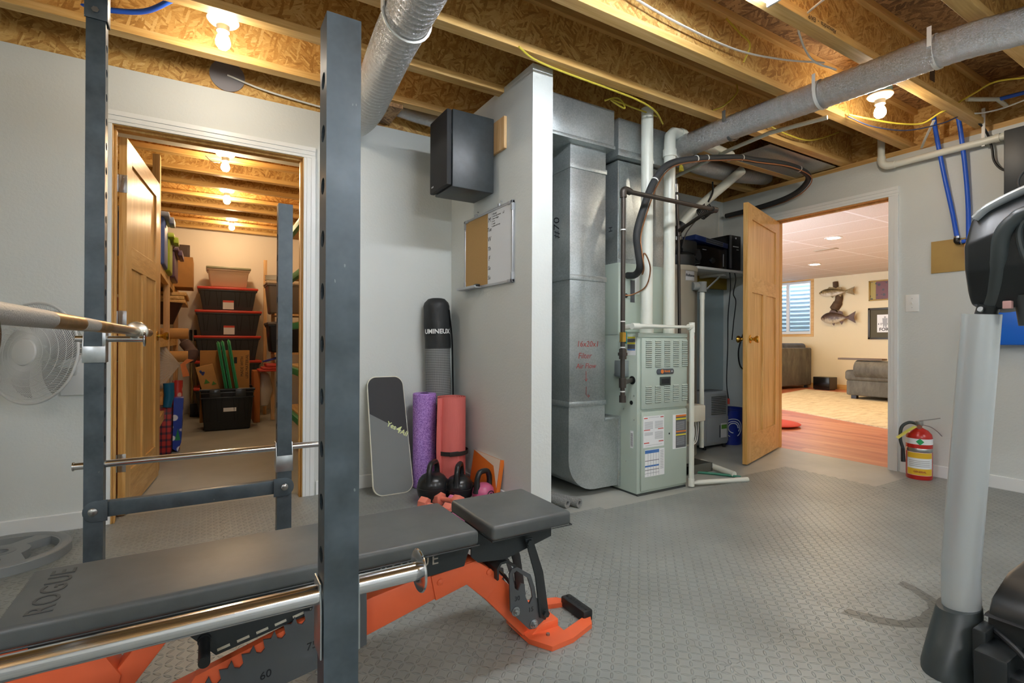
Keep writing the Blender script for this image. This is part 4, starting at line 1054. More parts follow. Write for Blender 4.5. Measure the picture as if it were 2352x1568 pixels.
pipe('condensate_pipe', 'thin white condensate pipe wrapping the furnace and running across the floor',
     [(2.215, 2.36, 1.045), (2.215, 2.268, 1.050), (2.735, 2.268, 1.055), (2.735, 2.268, .03), (2.80, 2.262, .026), (3.16, 2.150, .024)], .0165, M['pvc'], fittings=[((2.735, 2.268, 1.02), (2.735, 2.268, 1.085)), ((2.70, 2.268, 1.055), (2.735, 2.268, 1.055)), ((2.735, 2.268, .01), (2.735, 2.268, .06)), ((2.2, 2.268, 1.05), (2.26, 2.268, 1.05))])
pipe('drain_pipe', 'short white drain pipe lying loose on the concrete before the oak door', [(3.262, 2.610, .035), (3.205, 2.285, .022)], .021, M['pvc'], fittings=[((3.262, 2.610, .035), (3.250, 2.54, .033))])
pipe('garden_hose', 'green hose lying on the concrete beside the loose drain pipe', [(2.90, 2.62, .0095), (3.05, 2.50, .0095), (3.15, 2.38, .0095), (3.222, 2.245, .0095)], .009, pm('green_hose', '#2f7a62', .4), k=6, cat='hose')
pipe('relief_pipe', 'white relief pipe standing in front of the water heater', [(3.40, 2.72, 1.36), (3.40, 2.72, .115)], .0175, M['pvc'], fittings=[((3.40, 2.72, 1.30), (3.40, 2.72, 1.355))])
T1('relief_elbow', 'grey rubber elbow capping the white relief pipe', 'pipe elbow', MB().cyl((3.40, 2.72, 1.358), (3.40, 2.72, 1.44), .034, n=18).cyl((3.385, 2.74, 1.405), (3.33, 2.76, 1.405), .034, n=18), pm('grey_rubber', '#7b7f7d', .7))
# black gas pipe
gx, gy = 2.062, 2.20
pg = T('gas_pipe', 'black iron gas pipe with brass valve beside the furnace', 'gas pipe', (gx, gy, .61))
P(pg, 'riser', MB().cyl((gx, gy, .615), (gx, gy, 1.815), .0135, n=14), M['iron'])
P(pg, 'crossover', MB().tube([(gx, gy, 1.83), (2.86, gy, 1.83), (2.875, gy+.01, 1.825), (2.88, 2.30, 1.82)], .0135, 14), M['iron'])
P(pg, 'elbow', MB().tube(spline([(gx, gy, 1.79), (gx, gy, 1.825), (gx+.02, gy, 1.838), (gx+.055, gy, 1.83)], 5), .020, 14).cyl((2.845, gy, 1.83), (2.885, gy, 1.83), .020, n=14), M['iron'])
P(pg, 'union', MB().cyl((gx, gy, .855), (gx, gy, .915), .021, n=8).cyl((gx, gy, .875), (gx, gy, .893), .027, n=8), M['iron'])
P(pg, 'tee', MB().cyl((gx, gy, .69), (gx, gy, .745), .021, n=14).tube([(gx, gy, .716), (FX0-.02, 2.34, .716), (FX0+.001, 2.345, .716)], .014, 12), M['iron'])
P(pg, 'drip_cap', MB().cyl((gx, gy, .605), (gx, gy, .645), .020, n=10), M['iron'])
P(pg, 'gas_valve', MB().cyl((gx, gy, .955), (gx, gy, 1.01), .018, n=8), M['brass']); P(pg, 'valve_handle', MB().box(gx+.018, gx+.03, gy-.006, gy+.006, .945, 1.015, .003), pm('green_lever', '#1f6f63', .4))
b = MB()
for z in (.665, .92, 1.07, 1.60): b.cyl((gx, gy, z), (gx, gy, z+.006), .0155, n=12)
P(pg, 'cable_tie', b, M['white'])
# second gas line by the water heater
pg2 = T('gas_line', 'thin grey gas line dropping beside the water heater', 'gas pipe', (3.02, 2.62, .98))
P(pg2, 'riser', MB().tube([(3.115, 2.70, 1.00), (3.10, 2.70, 1.78), (3.065, 2.70, 2.20)], .012, 12), M['iron'])
P(pg2, 'tee', MB().cyl((3.10, 2.70, 1.77), (3.098, 2.70, 1.85), .020, n=12).tube([(3.10, 2.70, 1.81), (2.88, 2.30, 1.82)], .013, 12), M['iron'])
P(pg2, 'regulator', MB().cyl((3.07, 2.70, 2.10), (3.067, 2.70, 2.16), .022, n=14).cyl((3.078, 2.70, 2.02), (3.073, 2.70, 2.08), .018, n=10), M['bolt'])
# insulated refrigerant loop
M['rubber'] = pm('black_foam_insulation', '#2f3132', .7, bump=(40, .2)); M['copper'] = pm('copper', '#b5835f', .35, .9)
loop = spline([(2.348, 2.465, 1.388), (2.345, 2.39, 1.385), (2.295, 2.30, 1.42), (2.266, 2.288, 1.52), (2.256, 2.288, 1.62), (2.303, 2.288, 1.76), (2.396, 2.288, 1.953), (2.532, 2.288, 2.093), (2.80, 2.295, 2.182), (3.05, 2.31, 2.24), (3.28, 2.32, 2.29), (3.50, 2.34, 2.32), (3.90, 2.32, 2.35), (4.22, 2.34, 2.33), (4.33, 2.45, 2.27), (4.36, 2.62, 2.225), (4.372, 2.90, 2.205), (4.372, 3.22, 2.20)], 9)
t = T('refrigerant_line', 'black insulated refrigerant line looping from the coil cabinet to the wall', 'hose', (2.42, 2.42, 1.385))
P(t, 'insulation', MB().tube(loop, .022, 14), M['rubber'])
P(t, 'copper_line', MB().tube([p + V((.012, -.022, -.020)) for p in loop[14:]], .0045, 8), M['copper'])
P(t, 'copper_tail', MB().tube(spline([tuple(loop[14] + V((.012, -.022, -.02))), (2.30, 2.27, 1.50), (2.375, 2.29, 1.42), (2.39, 2.34, 1.31), (2.36, 2.43, 1.262), (2.31, 2.468, 1.258)], 6), .0045, 8), M['copper'])
b = MB()
for i in (55, 72, 76, 92, 112): 
    d_ = (loop[i+1]-loop[i-1]).normalized(); b.cyl(loop[i] - d_*.004, loop[i] + d_*.004, .0245, n=14)
P(t, 'cable_tie', b, M['white'])
# condensing vent of the water heater (diagonal) with its cable coil
t = pipe('heater_vent', 'white vent pipe slanting from the water heater up to the joists', [(3.36, 2.93, 1.90), (3.44, 2.88, 2.02), (3.90, 2.72, 2.42)], .038, M['pvc'], n=22, cat='vent pipe')
P(t, 'rubber_collar', MB().cyl((3.355, 2.933, 1.885), (3.39, 2.91, 1.94), .041, n=20), M['black'])
t = pipe('coiled_cable', 'black coiled power cord tied to the slanting vent pipe', [(3.60, 2.78, 2.29), (3.595, 2.775, 2.20), (3.56, 2.79, 2.12)], .007, M['black'], k=6, cat='cord')
b = MB()
for i in range(6): 
    c0 = V((3.48, 2.83, 2.00)) + V((.12, -.04, .10))*(.25+i*.1); b.tube([c0 + V((.045*math.cos(2*PI*j/16), .02*math.sin(2*PI*j/16), .05*math.sin(2*PI*j/16))) for j in range(16)], .006, 6, closed=True)
P(t, 'coil', b, M['black'])
P(t, 'tail', MB().tube(spline([(3.50, 2.80, 2.02), (3.42, 2.80, 1.95), (3.33, 2.82, 1.84), (3.30, 2.84, 1.72)], 6), .005, 8), M['black'])
# water heater
hx, hy, hr = 3.30, 3.015, .255
t = T('water_heater', 'tall grey beige water heater behind the furnace', 'water heater', (hx, hy, 0))
P(t, 'tank', MB().lathe([(0, .03), (hr-.01, .03), (hr, .04), (hr, 1.545), (hr-.004, 1.56), (hr-.03, 1.575), (0, 1.58)], Matrix.Translation((hx, hy, 0)), 48), pm('beige_enamel', '#8f8a7c', .35, .2, var=(3, .05)))
P(t, 'top_rim', MB().lathe([(hr+.002, 1.53), (hr+.004, 1.535), (hr+.004, 1.56), (hr-.002, 1.572)], Matrix.Translation((hx, hy, 0)), 48, cap=False), pm('beige_rim', '#a09b8c', .35))
P(t, 'blower_housing', MB().lathe([(0, 1.58), (.150, 1.58), (.155, 1.60), (.155, 1.665), (.12, 1.69), (0, 1.70)], Matrix.Translation((hx+.06, hy-.06, 0)), 30).sphere((hx-.05, hy-.10, 1.72), .085).box(hx+.02, hx+.20, hy-.17, hy-.02, 1.69, 1.80, .02), M['black'])
P(t, 'vent_adaptor', MB().lathe([(0, 1.79), (.048, 1.79), (.048, 1.83), (.040, 1.84), (.040, 1.90), (0, 1.90)], Matrix.Translation((hx+.06, hy-.07, 0)), 24), M['galv'])
b = MB().grid(lambda u, v: (hx + (hr+.001)*math.cos(R(-100+24*u)), hy + (hr+.001)*math.sin(R(-100+24*u)), 1.45+.075*v), 8, 1)
pl = P(t, 'name_plate', b, pm('plate_grey', '#b9bbbd', .4, .3))
b = MB().text('Reliance', .030, Matrix.Identity(4), .0006, bold=.0006)
for v in b.bm.verts:
    a = R(-88) + v.co.x/hr; rr = hr + .002 + v.co.z; v.co = V((hx + rr*math.cos(a), hy + rr*math.sin(a), 1.490 + v.co.y))
P(pl, 'plate_lettering', b, M['ink'])
b = MB().grid(lambda u, v: (hx + (hr+.001)*math.cos(R(-86+12*u)), hy + (hr+.001)*math.sin(R(-86+12*u)), .66+.36*v), 5, 1)
lb = P(t, 'warning_label', b, M['lab_w'])
b = MB()
for z0, z1 in ((.985, 1.01), (.88, .885), (.845, .850), (.80, .83), (.74, .745), (.70, .705)): b.grid(lambda u, v: (hx + (hr+.0018)*math.cos(R(-86+12*u)), hy + (hr+.0018)*math.sin(R(-86+12*u)), z0+(z1-z0)*v), 5, 1)
P(lb, 'printed_bands', b, M['lab_r'])
# condensate pump tub and control
M['tubp'] = pm('smoky_plastic', '#5a5a52', .35)
t = T('gas_control', 'cream gas control box with a knob low on the water heater', 'control box', (3.16, 2.60, .36))
P(t, 'housing', MB().box(3.09, 3.235, 2.55, 2.70, .36, .485, .012), pm('cream_plastic', '#cfcdbd', .4))
P(t, 'knob', MB().cyl((3.235, 2.615, .41), (3.25, 2.61, .41), .018, n=18), M['black']); P(t, 'pipe_feed', MB().cyl((3.16, 2.66, .40), (3.18, 2.80, .40), .02, n=12), M['iron'])
b = MB()
for k in range(4): b.tube(spline([(3.12+.03*k, 2.60, .36), (3.13+.02*k, 2.585, .28), (3.10+.02*k, 2.58, .20), (3.07, 2.59, .175)], 5), .0035, 6)
P(t, 'wires', b, M['white'])
t = T('sump_pump', 'grey cylinder pump standing in a smoky plastic tub', 'pump', (3.06, 2.60, .001))
P(t, 'body', MB().lathe([(0, .06), (.045, .06), (.048, .07), (.048, .19), (.04, .20), (0, .20)], Matrix.Translation((3.06, 2.60, 0)), 24), pm('pump_grey', '#9b9d92', .45))
P(t, 'tub', MB().box(2.95, 3.22, 2.48, 2.72, .001, .010, .003).box(2.95, 2.958, 2.48, 2.72, .01, .065).box(3.212, 3.22, 2.48, 2.72, .01, .065).box(2.95, 3.22, 2.712, 2.72, .01, .065).box(2.95, 3.22, 2.48, 2.488, .01, .065), M['tubp'])
# grey foam tubes on the floor by the partition
for x, y, lab in ((1.775, 2.34, 'grey foam pipe sleeve on the floor nearest the partition end'), (1.838, 2.31, 'grey foam pipe sleeve next to the first, farther from the partition')):
    d_ = V((-.10, .36, 0))
    b = MB().lathe([(.013, 0), (.026, 0), (.026, .42), (.013, .42), (.013, 0)], Matrix.Translation((x, y, .0275)) @ Vector((d_.x, d_.y, 0)).to_track_quat('Z', 'Y').to_matrix().to_4x4(), 24, cap=False)
    T1('foam_sleeve', lab, 'foam tube', b, speckle('grey_foam', '#6f706e', '#8e8f8c', 200))
T1('cardboard_flap', 'dark grey cardboard flap leaning behind the foam sleeves', 'cardboard', MB().prism([(1.63, 2.42), (1.80, 2.62), (1.80, 2.628), (1.63, 2.428)], .001, .10, 'XY'), pm('dark_card', '#4a4c4a', .8))

# shelf with electronics in the corner
t = T('wall_shelf', 'white wall shelf carrying electronics above the dehumidifier', 'shelf', (3.95, 3.1, 1.56))
P(t, 'board', MB().box(3.60, RX-.003, 2.93, LY-.013, 1.590, 1.612, .002), M['white'])
P(t, 'ledger', MB().box(3.62, RX-.003, LY-.050, LY-.013, 1.48, 1.588), pm('ochre_board', '#a58a2c', .6))
P(t, 'bracket', MB().box(4.02, 4.05, 2.98, LY-.05, 1.565, 1.589, .002).beam((4.03, 3.02, 1.568), (4.03, LY-.05, 1.40), .018, .008), M['white'])
M['pcblack'] = pm('gloss_black', '#0c0d0f', .2)
t = T('desktop_computer', 'black tower computer standing on the shelf by the oak door', 'computer', (4.14, 3.08, 1.613))
P(t, 'case', MB().box(4.06, 4.232, 2.965, 3.26, 1.613, 1.935, .006), M['pcblack']); P(t, 'front_bezel', MB().box(4.066, 4.226, 2.953, 2.9645, 1.62, 1.935, .006), pm('bezel_black', '#15161a', .3))
P(t, 'silver_strip', MB().box(4.062, 4.088, 2.948, 2.953, 1.63, 1.93, .001), pm('strip_grey', '#76787c', .35, .5)); P(t, 'drive_slot', MB().box(4.11, 4.19, 2.9505, 2.9535, 1.828, 1.836).cyl((4.15, 2.953, 1.91), (4.15, 2.950, 1.91), .008, n=14).box(4.16, 4.19, 2.9505, 2.9535, 1.803, 1.809), M['lab_w'])
t = T('av_receiver', 'wide black receiver on the shelf under the blue network switch', 'receiver', (3.82, 3.08, 1.613))
P(t, 'case', MB().box(3.61, 4.035, 2.96, 3.25, 1.613, 1.80, .004), M['pcblack']); P(t, 'volume_knob', MB().cyl((3.83, 2.96, 1.68), (3.83, 2.945, 1.68), .024, n=24), pm('knob_black', '#1b1c1e', .35))
P(t, 'face_marks', MB().box(3.98, 3.988, 2.957, 2.961, 1.64, 1.75).box(3.70, 3.75, 2.957, 2.961, 1.765, 1.770), pm('silver_marks', '#9a9ca0', .4))
t = T('network_switch', 'dark blue network switch tilted across the receiver', 'network switch', (3.80, 3.05, 1.802), rot=(0, R(5), 0))
P(t, 'case', MB().box(-.22, .22, -.11, .13, .018, .062, .003), pm('navy_metal', '#24386e', .4, .3), local=True)
b = MB()
for r_ in range(2):
    for k in range(12): b.box(-.075+.0185*k, -.062+.0185*k, -.1115, -.1095, .024+.018*r_, .037+.018*r_)
P(t, 'port_bank', b, M['ink'], local=True); P(t, 'port_frame', MB().box(-.08, .15, -.1105, -.1098, .020, .060), pm('port_grey', '#6a6d75', .4), local=True)
t = T('patch_amplifier', 'small black amplifier with a round dial above the water heater', 'amplifier', (3.52, 2.95, 1.70))
t.location = (3.55, 2.99, 1.613); WM[t.name] = Matrix.Translation((3.55, 2.99, 1.613))
P(t, 'case', MB().box(3.475, 3.605, 2.90, 3.05, 1.625, 1.75, .008), M['black']); P(t, 'dial', MB().cyl((3.56, 2.90, 1.69), (3.56, 2.888, 1.69), .040, n=26).tube([(3.56+.048*math.cos(2*PI*i/28), 2.898, 1.69+.048*math.sin(2*PI*i/28)) for i in range(28)], .003, 6, closed=True), pm('dial_black', '#202225', .3))
P(t, 'lcd', MB().box(3.485, 3.515, 2.897, 2.901, 1.70, 1.722), pm('lcd_green', '#b9d4c4', .3)); P(t, 'foot', MB().box(3.60, 3.63, 2.96, 3.04, 1.613, 1.66), M['black'])
# cables hanging off the shelf
M['cable'] = pm('black_cable', '#16181a', .5)
for pts, lab in (([(4.06, 2.95, 1.60), (4.045, 2.93, 1.45), (4.04, 2.95, 1.2), (4.05, 2.96, .9), (4.03, 2.955, .60), (4.045, 2.945, .44)], 'long black cable hanging off the shelf with a red plug end'),
                 ([(4.13, 2.95, 1.60), (4.12, 2.93, 1.52), (4.10, 2.94, 1.40), (4.15, 2.95, 1.33), (4.12, 2.95, 1.15), (4.11, 2.96, .98)], 'shorter black cable with a knot hanging off the shelf'),
                 ([(4.41, 3.0, 1.10), (4.30, 2.98, 1.03), (4.22, 2.97, .88), (4.26, 2.98, .74), (4.38, 2.99, .68)], 'thick black cable arching out behind the oak door')):
    t = pipe('hanging_cable', lab, pts, .0045 if 'thick' not in lab else .007, M['cable'], k=8, n=7, cat='cable', group='cables below the electronics shelf')
    if 'red' in lab: P(t, 'red_plug', MB().cyl((4.045, 2.945, .40), (4.045, 2.945, .45), .010, n=10), M['lab_r'])
# dehumidifier and blue bucket
M['dehu'] = pm('grey_appliance', '#a3abb0', .4)
t = T('dehumidifier', 'grey dehumidifier standing behind the oak door', 'dehumidifier', (3.93, 3.07, .0))
P(t, 'body', MB().box(3.765, 4.105, 2.985, 3.20, .03, .515, .025, 4), M['dehu'])
b = MB()
for k in range(11): b.box(3.86, 4.06, 2.981, 2.986, .31+.0155*k, .316+.0155*k)
P(t, 'louvre', b, M['furn_d']); P(t, 'tank_front', MB().box(3.80, 4.09, 2.979, 2.986, .06, .285, .004), M['dehu']); P(t, 'level_window', MB().box(3.965, 3.972, 2.976, 2.980, .10, .21), M['ink'])
lb = P(t, 'energy_label', MB().box(3.985, 4.065, 2.976, 2.980, .095, .225), M['lab_w']); P(lb, 'green_band', MB().box(3.988, 4.062, 2.9745, 2.977, .175, .212), pm('label_green', '#5f9a3c', .5))
P(t, 'control_top', MB().box(3.82, 4.06, 3.02, 3.15, .512, .520, .003), pm('control_dark', '#5e666b', .4))
c = MB()
for x in (3.80, 4.07):
    for y in (3.01, 3.17): c.cyl((x, y, 0), (x, y, .032), .014, n=12)
P(t, 'caster', c, M['black'])
t = T('bucket', 'dark blue plastic bucket with white rings behind the oak door', 'bucket', (4.272, 3.095, .0))
P(t, 'pail', MB().lathe([(0, .0), (.100, .0), (.118, .335), (.112, .335), (.096, .006), (0, .006)], Matrix.Translation((4.272, 3.095, 0)), 36), pm('navy_bucket', '#1c2f8a', .35))
b = MB()
for rr_, a0, a1 in ((.085, -60, 250), (.062, -30, 215), (.045, 0, 270)):
    pts = []
    for i in range(28):
        a = R(a0+(a1-a0)*i/27); z = .16 + rr_*math.sin(a); ang = R(-128) + rr_*math.cos(a)/.11; r0 = .100 + .018*z/.335 + .0005
        pts.append((4.272 + r0*math.cos(ang), 3.095 + r0*math.sin(ang), z))
    b.tube(pts, .004, 6)
P(t, 'printed_rings', b, M['lab_w']); P(t, 'rim', MB().lathe([(.118, .318), (.122, .320), (.122, .338), (.116, .338)], Matrix.Translation((4.272, 3.095, 0)), 36, cap=False), pm('navy_rim', '#1a2a78', .35))
# ------------------------------------------------------------------ services under the joists
def foil():
    t = NT('crinkled_foil'); p = t.objc()
    n = t.noise(p, 150, 3, .75, 2.0)
    t.bs(Base_Color=lin('#d4d6d7'), Metallic=.95, Roughness=.2)
    t.bump(n.outputs[0], .8, .006); return t.m
M['foil'] = foil()
def flex(pts, r, pitch, k=24, n=26, dip=.035):
    p = spline(pts, k); L = [0]
    for a, b in zip(p, p[1:]): L.append(L[-1] + (b-a).length)
    tot = L[-1]; m = max(8, int(tot/(pitch/6))); out = []; rr = []; j = 0
    for i in range(m+1):
        s = tot*i/m
        while j < len(L)-2 and L[j+1] < s: j += 1
        f = (s - L[j])/max(1e-9, L[j+1]-L[j]); out.append(p[j].lerp(p[j+1], f)); rr.append(r*(1, 1-dip*.6, 1-dip*.85, 1-dip, 1-dip*.85, 1-dip*.6)[i % 6])
    return MB().tube(out, rr, n)
t = T('flexible_duct', 'fat silver flexible duct running from the joists down to the wall by the storage door', 'flexible duct', (.72, 2.2, 2.20))
A_ = [(.66, .9, 2.305), (.68, 1.4, 2.305), (.695, 1.8, 2.30), (.715, 2.2, 2.30), (.75, 2.6, 2.298), (.775, 2.9, 2.29), (.775, 3.12, 2.30), (.755, 3.29, 2.33)]
P(t, 'foil_sleeve', flex(A_, .099, .034), M['foil'])
P(t, 'strap', MB().box(.600, .606, 2.02, 2.06, 2.30, 2.402).tube([(.7067 + .104*math.cos(R(a)), 2.04, 2.30 + .104*math.sin(R(a))) for a in range(180, 361, 15)], .006, 6), M['white'])
t = T('flexible_duct', 'long thin silver flexible duct slung across to the supply plenum', 'flexible duct', (2.88, 1.3, 2.25))
B_ = [(3.16, -.25, 2.31), (3.08, .25, 2.31), (2.99, .72, 2.31), (2.91, .95, 2.308), (2.885, 1.33, 2.308), (2.86, 1.73, 2.312), (2.825, 2.10, 2.308), (2.81, 2.40, 2.30), (2.80, 2.50, 2.30)]
P(t, 'foil_sleeve', flex(B_, .077, .042, dip=.028), M['foil'])
b = MB()
for y, x in ((1.02, 2.905), (1.52, 2.873)): b.lathe([(.0795, -.009), (.0800, .009)], Matrix.Translation((x, y, 2.309)) @ Matrix.Rotation(R(90), 4, 'X'), 32, cap=False).box(x-.083, x-.081, y-.009, y+.009, 2.309, 2.40)
P(t, 'hanger_strap', b, M['white'])
P(t, 'metal_strap', MB().tube([(2.84 + .081*math.cos(R(a)), 2.05, 2.311 - .081*math.sin(R(a))) for a in range(0, 181, 15)] + [(2.757, 2.05, 2.40)], .013, 8, flat=.15), pm('strap_metal', '#8f989c', .35, .8))
P(t, 'end_collar', MB().cyl((2.808, 2.43, 2.30), (2.80, 2.47, 2.30), .081, n=28), M['white'])
t = T('duct_stub', 'short crinkled silver duct peeping out over the loudspeaker', 'flexible duct', (1.2, 3.17, 2.38))
P(t, 'foil_sleeve', flex([(.97, 3.215, 2.465), (1.1, 3.20, 2.44), (1.25, 3.19, 2.425), (1.46, 3.19, 2.43)], .042, .03), M['foil'])
t = T('flexible_duct', 'silver flexible duct sagging between the joists above the oak door', 'flexible duct', (3.8, 2.85, 2.33))
P(t, 'foil_sleeve', flex([(3.0, 2.86, 2.50), (3.3, 2.85, 2.45), (3.6, 2.84, 2.43), (3.95, 2.84, 2.44), (4.43, 2.84, 2.49)], .075, .030), M['foil'])
# metal chase above the east wall and patch over the hole by the storage door
T1('joist_liner', 'grey sheet metal panel screwed under the joists above the oak door', 'metal panel', MB().box(3.52, 4.43, 2.225, 2.565, 2.402, 2.406), M['sheet'])
T1('hole_patch', 'round grey sealed patch on the board over the storage doorway', 'cover plate', MB().cyl((.09, LY+.0115, 2.452), (.09, LY+.004, 2.452), .088, n=36), pm('patch_grey', '#8b8a90', .3, .2, (20, .3)))
T1('blocking_board', 'short board nailed across between the joists beside the fat silver duct', 'wood block', MB().box(.90, 1.02, 3.02, 3.29, 2.375, 2.399), M['osb_top'])
M['yel'] = pm('yellow_cable', '#cdbb3e', .45); M['wcab'] = pm('white_cable', '#dcdcd4', .45); M['blu'] = pm('blue_pex', '#2a62d8', .35); M['navyc'] = pm('dark_blue_cable', '#2b3350', .5)
def cable(label, pts, r, mat, cat='cable', name='cable', group='cables strung under the joists', flat=None):
    return T1(name, label, cat, MB().tube(spline(pts, 8), r, 8, flat=flat), mat, group)
cable('white cable running from the round patch to the fat silver duct', [(.09, 3.296, 2.452), (.26, 3.286, 2.413), (.45, 3.284, 2.395), (.62, 3.280, 2.384)], .0055, M['wcab'])
cable('long flat white cable stapled along the joist web above the furnace', [(1.2, 1.684, 2.53), (1.6, 1.682, 2.50), (1.92, 1.680, 2.475), (2.345, 1.676, 2.475), (2.67, 1.62, 2.49), (2.86, 1.50, 2.47)], .0065, M['wcab'], flat=.6)
cable('thin white cable dropping from the shop light to the long duct', [(2.20, 1.10, 2.40), (2.34, 1.33, 2.44), (2.50, 1.42, 2.44), (2.70, 1.47, 2.42), (2.86, 1.44, 2.405)], .005, M['wcab'])
cable('yellow cable under the joist edge above the partition end', [(1.30, 2.12, 2.393), (1.42, 2.165, 2.388), (1.63, 2.192, 2.392), (1.94, 2.195, 2.388), (2.18, 2.205, 2.385), (2.38, 2.26, 2.39), (2.6, 2.4, 2.41)], .0055, M['yel'])
cable('yellow cable coiled in a loop over the return trunk', [(2.05, 2.35, 2.41), (2.11, 2.35, 2.44), (2.16, 2.35, 2.45), (2.20, 2.35, 2.43), (2.205, 2.35, 2.40), (2.10, 2.352, 2.43), (2.30, 2.354, 2.425), (2.50, 2.356, 2.42)], .0055, M['yel'])
cable('yellow cable dangling down the joist web near the shop light', [(2.33, 1.72, 2.655), (2.42, 1.705, 2.60), (2.49, 1.69, 2.55), (2.485, 1.725, 2.47)], .005, M['yel'])
cable('short yellow cable hanging out of a hole in the joist web', [(3.0, 2.13, 2.66), (2.94, 2.09, 2.57), (2.85, 2.12, 2.48), (2.79, 2.155, 2.45)], .005, M['yel'])
cable('yellow cable sagging below the long silver duct', [(3.35, 2.12, 2.46), (3.50, 2.09, 2.425), (3.75, 2.09, 2.435), (4.02, 2.12, 2.52), (4.3, 2.145, 2.63)], .0055, M['yel'])
cable('yellow cable sagging beside the lit bulb at the long duct', [(3.50, 1.685, 2.41), (3.60, 1.62, 2.382), (3.82, 1.55, 2.375), (3.97, 1.47, 2.38), (3.92, 1.355, 2.395), (4.0, 1.30, 2.43)], .0055, M['yel'])
cable('dark blue cable sagging below the lit bulb at the long duct', [(3.50, 1.69, 2.40), (3.65, 1.62, 2.345), (3.90, 1.53, 2.34), (4.05, 1.40, 2.37), (4.10, 1.33, 2.40)], .004, M['navyc'])
cable('yellow cable arching up to the subfloor above the treadmill', [(4.01, 1.315, 2.45), (3.95, 1.20, 2.46), (3.91, 1.10, 2.47), (3.96, .99, 2.46), (4.05, .88, 2.45)], .0055, M['yel'])
cable('white cable swagged from the yellow arch towards the wall loudspeaker', [(4.02, 1.31, 2.445), (4.20, 1.29, 2.43), (4.30, 1.20, 2.44), (4.30, 1.07, 2.45), (4.28, .95, 2.46)], .005, M['wcab'])
cable('pair of white cables drooping from the joist to the top of the wall', [(4.12, 1.46, 2.43), (4.17, 1.50, 2.40), (4.30, 1.58, 2.37), (4.42, 1.64, 2.366)], .0085, M['wcab'], flat=.5)
cable('black cable running behind the white drain pipe to the wall loudspeaker', [(4.30, 1.32, 2.44), (4.39, 1.28, 2.36), (4.40, 1.25, 2.24), (4.405, 1.24, 2.15), (4.40, 1.20, 2.08), (4.38, 1.13, 2.04)], .0065, M['cable'])
cable('thin white pull cord hanging to the lamp nearest the storage doorway', [(-.02, 4.63, 2.392), (.02, 4.61, 2.352), (.075, 4.60, 2.345)], .004, M['wcab'])
cable('thin grey wire running down the corner to the shelf', [(4.33, 3.265, 2.30), (4.30, 3.25, 2.0), (4.30, 3.22, 1.94)], .004, M['wcab'])
# blue water tubing
t = T1('water_tube', 'blue water tube looped over the head of the tall rack upright', 'water tube', MB().tube(spline([(-.75, 3.03, 2.56), (-.58, 3.04, 2.50), (-.53, 3.035, 2.49), (-.40, 2.995, 2.485), (-.26, 2.925, 2.488), (-.15, 2.79, 2.50), (-.05, 2.69, 2.54)], 8), .012, 12), M['blu'])
def bluetube(label, pts):
    return T1('water_tube', label, 'water tube', MB().tube(spline(pts, 10), .0135, 14), M['blu'])
bluetube('blue water tube curving down the east wall farther from the treadmill', [(4.30, 1.525, 2.52), (4.34, 1.530, 2.44), (4.38, 1.525, 2.32), (4.395, 1.495, 2.10), (4.405, 1.455, 1.85), (4.405, 1.430, 1.672)])
bluetube('straighter blue water tube on the east wall nearest the treadmill', [(4.33, 1.405, 2.50), (4.36, 1.400, 2.40), (4.395, 1.385, 2.15), (4.405, 1.372, 1.9), (4.405, 1.368, 1.66)])
t = T('tube_fitting', 'blue link and black elbows joining the two blue wall tubes', 'pipe fitting', (4.405, 1.40, 1.64))
P(t, 'link', MB().cyl((4.405, 1.412, 1.647), (4.405, 1.378, 1.650), .0135, n=14), M['blu']); P(t, 'elbow', MB().tube(spline([(4.405, 1.431, 1.680), (4.405, 1.432, 1.655), (4.405, 1.412, 1.647)], 5), .017, 12).cyl((4.405, 1.378, 1.649), (4.405, 1.36, 1.65), .017, n=12), M['black'])
P(t, 'crimp_ring', MB().cyl((4.405, 1.430, 1.676), (4.405, 1.430, 1.690), .0175, n=14).cyl((4.405, 1.409, 1.647), (4.405, 1.402, 1.6475), .0175, n=14), M['steel'])
P(t, 'shut_off_lever', MB().box(4.385, 4.395, 1.372, 1.386, 1.545, 1.625, .003), M['lab_o']); P(t, 'valve_body', MB().cyl((4.405, 1.372, 1.52), (4.405, 1.372, 1.64), .013, n=12), M['bolt'])
t = T1('backing_board', 'tan hardboard panel screwed to the east wall behind the blue tubes', 'board', MB().box(RX-.010, RX-.0005, 1.14, 1.582, 1.452, 1.676, .001), pm('hardboard_tan', '#b99a5c', .55, var=(5, .06)))
# white drain along the top of the east wall
dp = spline([(4.370, 1.875, 2.52), (4.370, 1.875, 2.40), (4.370, 1.872, 2.33), (4.370, 1.850, 2.295), (4.370, 1.80, 2.282), (4.370, 1.60, 2.281), (4.370, 1.2, 2.281), (4.370, .3, 2.284), (4.37, -1.2, 2.29)], 8)
t = T('drain_pipe', 'white drain pipe along the top of the east wall', 'drain pipe', (4.37, 1.2, 2.25))
P(t, 'run', MB().tube(dp, .0235, 18), M['pvc']); P(t, 'elbow', MB().tube([p for p in dp if p.y > 1.77 and p.z < 2.36], .0275, 18), M['pvc'])
P(t, 'coupling', MB().cyl((4.37, 1.225, 2.281), (4.37, 1.20, 2.281), .0275, n=18), M['pvc']); P(t, 'hanger_strap', MB().box(4.366, 4.374, 1.275, 1.292, 2.25, 2.50), M['white'])
T1('conduit', 'thin white conduit with a brass end slanting under the long silver duct', 'conduit', MB().tube([(3.255, 2.90, 2.295), (3.19, 2.30, 2.33), (3.17, 2.01, 2.335), (3.24, 1.68, 2.33)], .0135, 12), M['pvc'])
